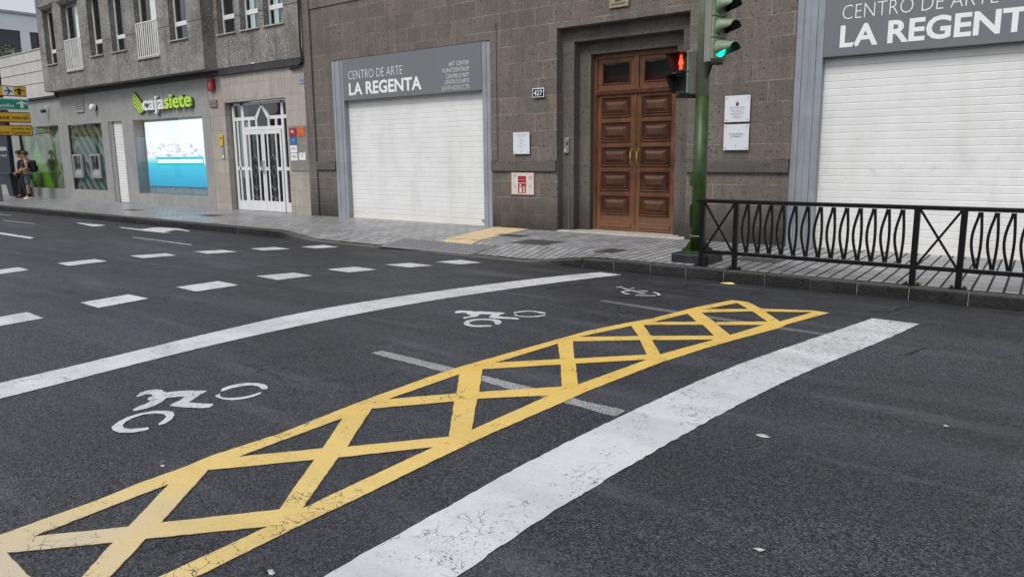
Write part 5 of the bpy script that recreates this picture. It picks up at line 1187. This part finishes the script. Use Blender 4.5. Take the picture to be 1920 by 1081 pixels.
# people
def skin_body(name, verts, edges, radii, mat, parent, sub=2, root=0):
    me = bpy.data.meshes.new(name); me.from_pydata(verts, edges, []); me.update()
    o = bpy.data.objects.new(name, me); COL.objects.link(o); o.parent = parent; me.materials.append(mat)
    md = o.modifiers.new('skin', 'SKIN'); md.use_smooth_shade = True; md.branch_smoothing = .3
    if me.skin_vertices:
        for v, r in zip(me.skin_vertices[0].data, radii): v.radius = (r, r) if not isinstance(r, tuple) else r
        me.skin_vertices[0].data[root].use_root = True
    s2 = o.modifiers.new('sub', 'SUBSURF'); s2.levels = s2.render_levels = sub
    return o
def person(label, loc, rz, cfg):
    base = thing('person', label, 'person'); base.location = loc; base.rotation_euler = (0, 0, rz)
    # local frame: +Y is forward, +X is the person's right
    H = cfg['h']/1.75
    V = []; E = []; R = []
    def add(p, r, par=None):
        V.append(tuple(c*H for c in p)); R.append(r*H if not isinstance(r, tuple) else (r[0]*H, r[1]*H)); i = len(V)-1
        if par is not None: E.append((par, i))
        return i
    pel = add((0, 0, .93), (.155, .115)); ab = add((0, .01, 1.10), (.14, .105), pel); ch = add((0, .0, 1.28), (.165, .115), ab); sh = add((0, -.01, 1.42), (.12, .08), ch); nk = add((0, .01, 1.50), .055, sh); hb = add((0, .02, 1.58), .07, nk)
    h1 = add((0, .035, 1.645), (.082, .1), hb); h2 = add((0, .02, 1.72), (.07, .085), h1)
    hands = []
    for sg, arm in ((1, cfg['armR']), (-1, cfg['armL'])):
        s_3 = add((sg*.17, -.01, 1.40), .062, sh); e_ = add(arm[0], .045, s_3); w_3 = add(arm[1], .03, e_)
        d_ = (Vector(arm[1])-Vector(arm[0])).normalized(); pm_ = Vector(arm[1])+d_*.06; p_ = add(tuple(pm_), (.038, .022), w_3)
        side = Vector((sg, 0, 0)).cross(d_).normalized() if abs(d_.x) < .9 else Vector((0, 0, 1))
        hands.append((pm_, d_, side, sg))
        for fi, ln_ in enumerate((.068, .078, .072, .055)):
            b_ = pm_+side*(.027-.018*fi)+d_*.03; a1 = add(tuple(b_), .0105, p_); a2 = add(tuple(b_+d_*ln_*.5+Vector((-sg*.006, 0, -.006))), .009, a1); add(tuple(b_+d_*ln_*.9+Vector((-sg*.018, 0, -.02))), .008, a2)
        tb = add(tuple(pm_+side*.04+Vector((0, 0, 0))), .011, p_); add(tuple(pm_+side*.055+d_*.045), .009, tb)
    for sg, leg in ((1, cfg['legR']), (-1, cfg['legL'])):
        hp = add((sg*.09, 0, .86), .092, pel); kn = add(leg[0], .058, hp); cf = add(tuple(Vector(leg[0]).lerp(Vector(leg[1]), .35)), .054, kn); an_ = add(leg[1], .036, cf)
        add((leg[1][0], leg[1][1]-.03, .05), .036, an_); add((leg[1][0]+sg*.015, leg[1][1]+.10, .035), (.038, .028), an_)
    skin_body('body', V, E, R, M['skin'], base)
    # face details
    f_ = MB(); hz = 1.665*H
    f_.rings([(0, .128*H, hz), (0, .146*H, hz-.02), (0, .13*H, hz-.028)], [.009, .014, .01], 6)
    f_.build('nose', M['skin'], base)
    f_ = MB()
    for sx_ in (-.032, .032): f_.rings([(sx_, .112*H, hz+.012), (sx_, .124*H, hz+.012)], .010, 8)
    f_.build('eyes', M['black'], base)
    f_ = MB(); f_.box(-.024, .024, .11*H, .124*H, hz-.055, hz-.048); f_.build('mouth', plain('lips', (.25, .09, .07), .6), base)
    for sx_ in (-1, 1): MB().rings([(sx_*.075*H, .01, hz+.01), (sx_*.092*H, .0, hz+.005)], [.024, .02], 8).build('ear', M['skin'], base)
    hr = MB()
    pts_ = []
    for i in range(7):
        th = math.pi*i/12
        for j in range(14): ph_ = 2*math.pi*j/14; pts_.append((math.sin(th)*math.cos(ph_), math.sin(th)*math.sin(ph_), math.cos(th)))
    for (a_, b_, c_) in pts_:
        low = 0 if b_ > .3 else .035; hr.v.append((a_*.098*H, .012+b_*.118*H, (1.685+c_*.105)*H-(.05 if b_ < .2 and c_ < .35 else (-.012 if b_ > .5 and c_ < .3 else 0))))
    for i in range(6):
        for j in range(14): hr.f.append((i*14+j, i*14+(j+1) % 14, (i+1)*14+(j+1) % 14, (i+1)*14+j))
    ho = hr.build('hair', M['hair'], base, smooth=True); sol = ho.modifiers.new('s', 'SOLIDIFY'); sol.thickness = .012
    # clothes: shells round the same skeleton
    def shell(nm, idx, grow_, mat):
        mp = {k_: i for i, k_ in enumerate(idx)}
        e2 = [(mp[a], mp[b]) for a, b in E if a in mp and b in mp]
        skin_body(nm, [V[i] for i in idx], e2, [tuple(q*1.0+grow_ for q in (R[i] if isinstance(R[i], tuple) else (R[i], R[i]))) for i in idx], mat, base)
    return base, V, E, R, shell, H
def leg_ids(E, V, pel=0): pass
b1, V, E, R, shell, H = person('man in grey shorts and white shoes with a dark backpack, standing nearer the window', (-32.12, 11.28, .15), math.radians(158),
    dict(h=1.76, armR=[(.24, -.02, 1.15), (.15, .19, 1.07)], armL=[(-.24, -.02, 1.15), (-.12, .19, 1.07)], legR=[(.10, .03, .50), (.11, -.02, .09)], legL=[(-.10, .02, .50), (-.11, .03, .09)]))
def find(Vs, H, z0, z1, xmin=None): return [i for i, v in enumerate(Vs) if z0*H <= v[2] <= z1*H and (xmin is None or abs(v[0]) < xmin*H)]
tors = [0, 1, 2, 3]
shell('tee_shirt', tors+[i for i, v in enumerate(V) if abs(abs(v[0])-.17*H) < .001], .016, M['cloth_lgrey'])
legs = [i for i, v in enumerate(V) if .84*H < v[2] < .88*H and abs(v[0]) < .1*H] + [i for i, v in enumerate(V) if abs(v[2]-.50*H) < .002]
shell('shorts', [0]+legs, .026, M['cloth_grey'])
shell('vest', [1, 2, 3], .028, M['cloth_black'])
sh_ = MB()
for sg, yy in ((1, -.02), (-1, .03)): sh_.rings([(sg*.11, yy-.07, .04), (sg*.115, yy+.04, .045), (sg*.125, yy+.17, .03)], [.042, .05, .034], 8)
sh_.build('shoes', M['white'], b1, smooth=True)
sk = MB()
for sg, yy in ((1, -.02), (-1, .03)): sk.rings([(sg*.11, yy, .09), (sg*.11, yy, .22)], [.042, .05], 8)
sk.build('socks', M['cloth_black'], b1, smooth=True)
bp = thing('backpack', 'dark rounded backpack worn by the man in shorts', 'backpack'); bp.location = b1.location; bp.rotation_euler = b1.rotation_euler
m_ = MB(); m_.box(-.16, .16, -.33, -.10, 1.0, 1.46); m_.build('bag', M['cloth_black'], bp, .07); m_ = MB(); m_.box(-.12, .12, -.38, -.325, 1.03, 1.25); m_.build('front_pocket', M['bin'], bp, .03)
for sg in (-1, 1): MB().rings([(sg*.11, -.16, 1.44), (sg*.12, -.02, 1.50), (sg*.12, .12, 1.38), (sg*.13, .13, 1.2), (sg*.15, -.1, 1.06)], .02, 6).build('strap', M['cloth_grey'], bp)
b2, V, E, R, shell, H = person('dark-haired man in black jacket and dark trousers, standing by the bin', (-33.30, 11.5, .15), math.radians(165),
    dict(h=1.80, armR=[(.23, -.04, 1.14), (.17, .13, .98)], armL=[(-.23, -.04, 1.14), (-.15, .13, .98)], legR=[(.12, .06, .50), (.16, .10, .09)], legL=[(-.10, -.02, .50), (-.14, -.12, .09)]))
arms = [i for i, v in enumerate(V) if abs(abs(v[0])-.17*H) < .001 and v[2] > 1.3*H] + [i for i, v in enumerate(V) if abs(v[2]-1.14*H) < .002 and abs(v[0]) > .2*H]
shell('jacket', [0, 1, 2, 3]+arms, .022, M['cloth_black'])
legs = [i for i, v in enumerate(V) if .84*H < v[2] < .88*H and abs(v[0]) < .1*H] + [i for i, v in enumerate(V) if abs(v[2]-.50*H) < .002] + [i for i, v in enumerate(V) if .2*H < v[2] < .49*H] + [i for i, v in enumerate(V) if abs(v[2]-.09*H) < .002]
shell('trousers', [0]+legs, .018, M['jeans'])
sh_ = MB()
for sg, yy in ((.16, .10), (-.14, -.12)): sh_.rings([(sg, yy-.07, .04), (sg, yy+.05, .045), (sg, yy+.17, .03)], [.042, .048, .034], 8)
sh_.build('shoes', M['black'], b2, smooth=True)

# ---------------------------------------------------------------- background
t = thing('white_building', 'white modern building with dark ribbon windows far behind at the left', 'building')
wall(MB(), 14, 48, 0, 10.75, 0, .3, [(14.6, 19.9, 8.3, 9.62), (20.42, 25, 8.3, 9.62), (15, 45, 4.4, 6.0)])
m_ = wall(MB(), 14, 48, 0, 10.75, 0, .3, [(14.6, 19.9, 8.3, 9.62), (20.42, 25, 8.3, 9.62), (15, 45, 4.4, 6.0)])
m_.v = [(-55-y, x, z) for x, y, z in m_.v]; m_.v += [(-55, 48, 0), (-75, 48, 0), (-75, 48, 10.75), (-55, 48, 10.75), (-75, 14, 0), (-75, 14, 10.75), (-55, 14, 0), (-55, 14, 10.75)]
n = len(m_.v)-8; m_.f += [(n, n+1, n+2, n+3), (n+4, n+6, n+7, n+5), (n+7, n+3, n+2, n+5)]
m_.build('wall', M['white_render'], t); m_ = MB(); m_.box(-75, -54.9, 13.9, 48.1, 10.62, 10.78); m_.build('roof_edge', plain('grey_parapet_cap', (.35, .38, .42), .6), t)
for y0, y1, z0, z1 in ((14.6, 19.9, 8.3, 9.62), (20.42, 25, 8.3, 9.62), (15, 45, 4.4, 6.0)):
    wd_ = B(-55.2, -55.17, y0, y1, z0, z1).build('window', plain('dark_tinted_glass', (.03, .035, .045), .12, 0, .2, .8, .6), t)
    m_ = MB(); yy = y1-1.25
    while yy > y0: m_.box(-55.16, -55.12, yy-.03, yy+.03, z0, z1); yy -= 1.4
    m_.build('window_mullion', M['fascia'], wd_)
def tree(label, x, y, h, rad, mat, n=2600, seed=1, leaf=.16, group=None):
    rnd = random.Random(seed); t = thing('tree', label, 'tree', group=group)
    tr_ = MB(); tr_.rings([(x, y, 0), (x+.1, y, h*.3), (x-.05, y+.1, h*.55), (x, y, h*.8)], [.22, .17, .12, .04], 10)
    cl = []
    for i in range(16):
        an = rnd.uniform(0, 6.28); rr_ = rnd.uniform(.3, 1)*rad; zz = h*rnd.uniform(.48, .98); rr_ *= 1-.5*abs(zz/h-.68)/.3*.6
        c_ = Vector((x+rr_*math.cos(an)*.8, y+rr_*math.sin(an)*.8, zz)); cl.append((c_, rnd.uniform(.28, .5)*rad))
        tr_.rings([(x, y, h*.35+rnd.uniform(0, .2)*h), tuple(Vector((x, y, h*.5)).lerp(c_, .5)), tuple(c_)], [.07, .05, .02], 6)
    tr_.build('trunk', M['bark'], t); lv = MB()
    for i in range(n):
        c_, r_ = cl[i % len(cl)]; d_ = Vector((rnd.gauss(0, 1), rnd.gauss(0, 1), rnd.gauss(0, .8))).normalized()*r_*rnd.uniform(.55, 1.1)
        p = c_+d_; a = Vector((rnd.gauss(0, 1), rnd.gauss(0, 1), rnd.gauss(0, 1))).normalized(); b = a.cross(Vector((rnd.gauss(0, 1), rnd.gauss(0, 1), rnd.gauss(0, 1)))).normalized(); s_ = leaf*rnd.uniform(.6, 1.3)
        lv.quad(p-a*s_, p-b*s_*.45, p+a*s_, p+b*s_*.45)
    lv.build('crown', mat, t)
tree('grey-green leafy tree between the bank wing and the white building', -46, 15.2, 7.0, 1.9, M['leaf_g'], 2600, 3, .12)
for i, (x_, y_, h_, s_) in enumerate(((-72, -7, 9, 5), (-84, -8, 10, 6), (-95, -9, 11, 7), (-62, -9, 9, 8))):
    tree(('yellow-green street tree across the road, seen only as a reflection', 'taller yellow-green street tree across the road', 'tallest yellow-green tree far down the road', 'yellow-green tree nearest the brown building across the road')[i], x_, y_, h_, 3.4, M['leaf_y'], 1800, s_, .22, 'street trees across the road')
# the street front opposite, behind the camera
t = thing('opposite_building', 'brown building across the street behind the camera, with a red awning', 'building')
B(-58, 20, -24, -16, 0, 7.0).build('wall', M['opposite'], t)
m_ = MB(); m_.prism([(-14.6, 4.9), (-16, 6.2), (-16, 6.1), (-14.6, 4.8)], lambda p: (-57, p[0], p[1]), lambda p: (12, p[0], p[1])); m_.box(-57, 12, -14.62, -14.58, 4.2, 4.82); m_.build('awning', M['awning'], t)
for i in range(14): B(-56+5*i, -52.8+5*i, -16.03, -15.97, .6, 3.6).build('shop_window', M['bin'], t)
bpy.context.view_layer.update()
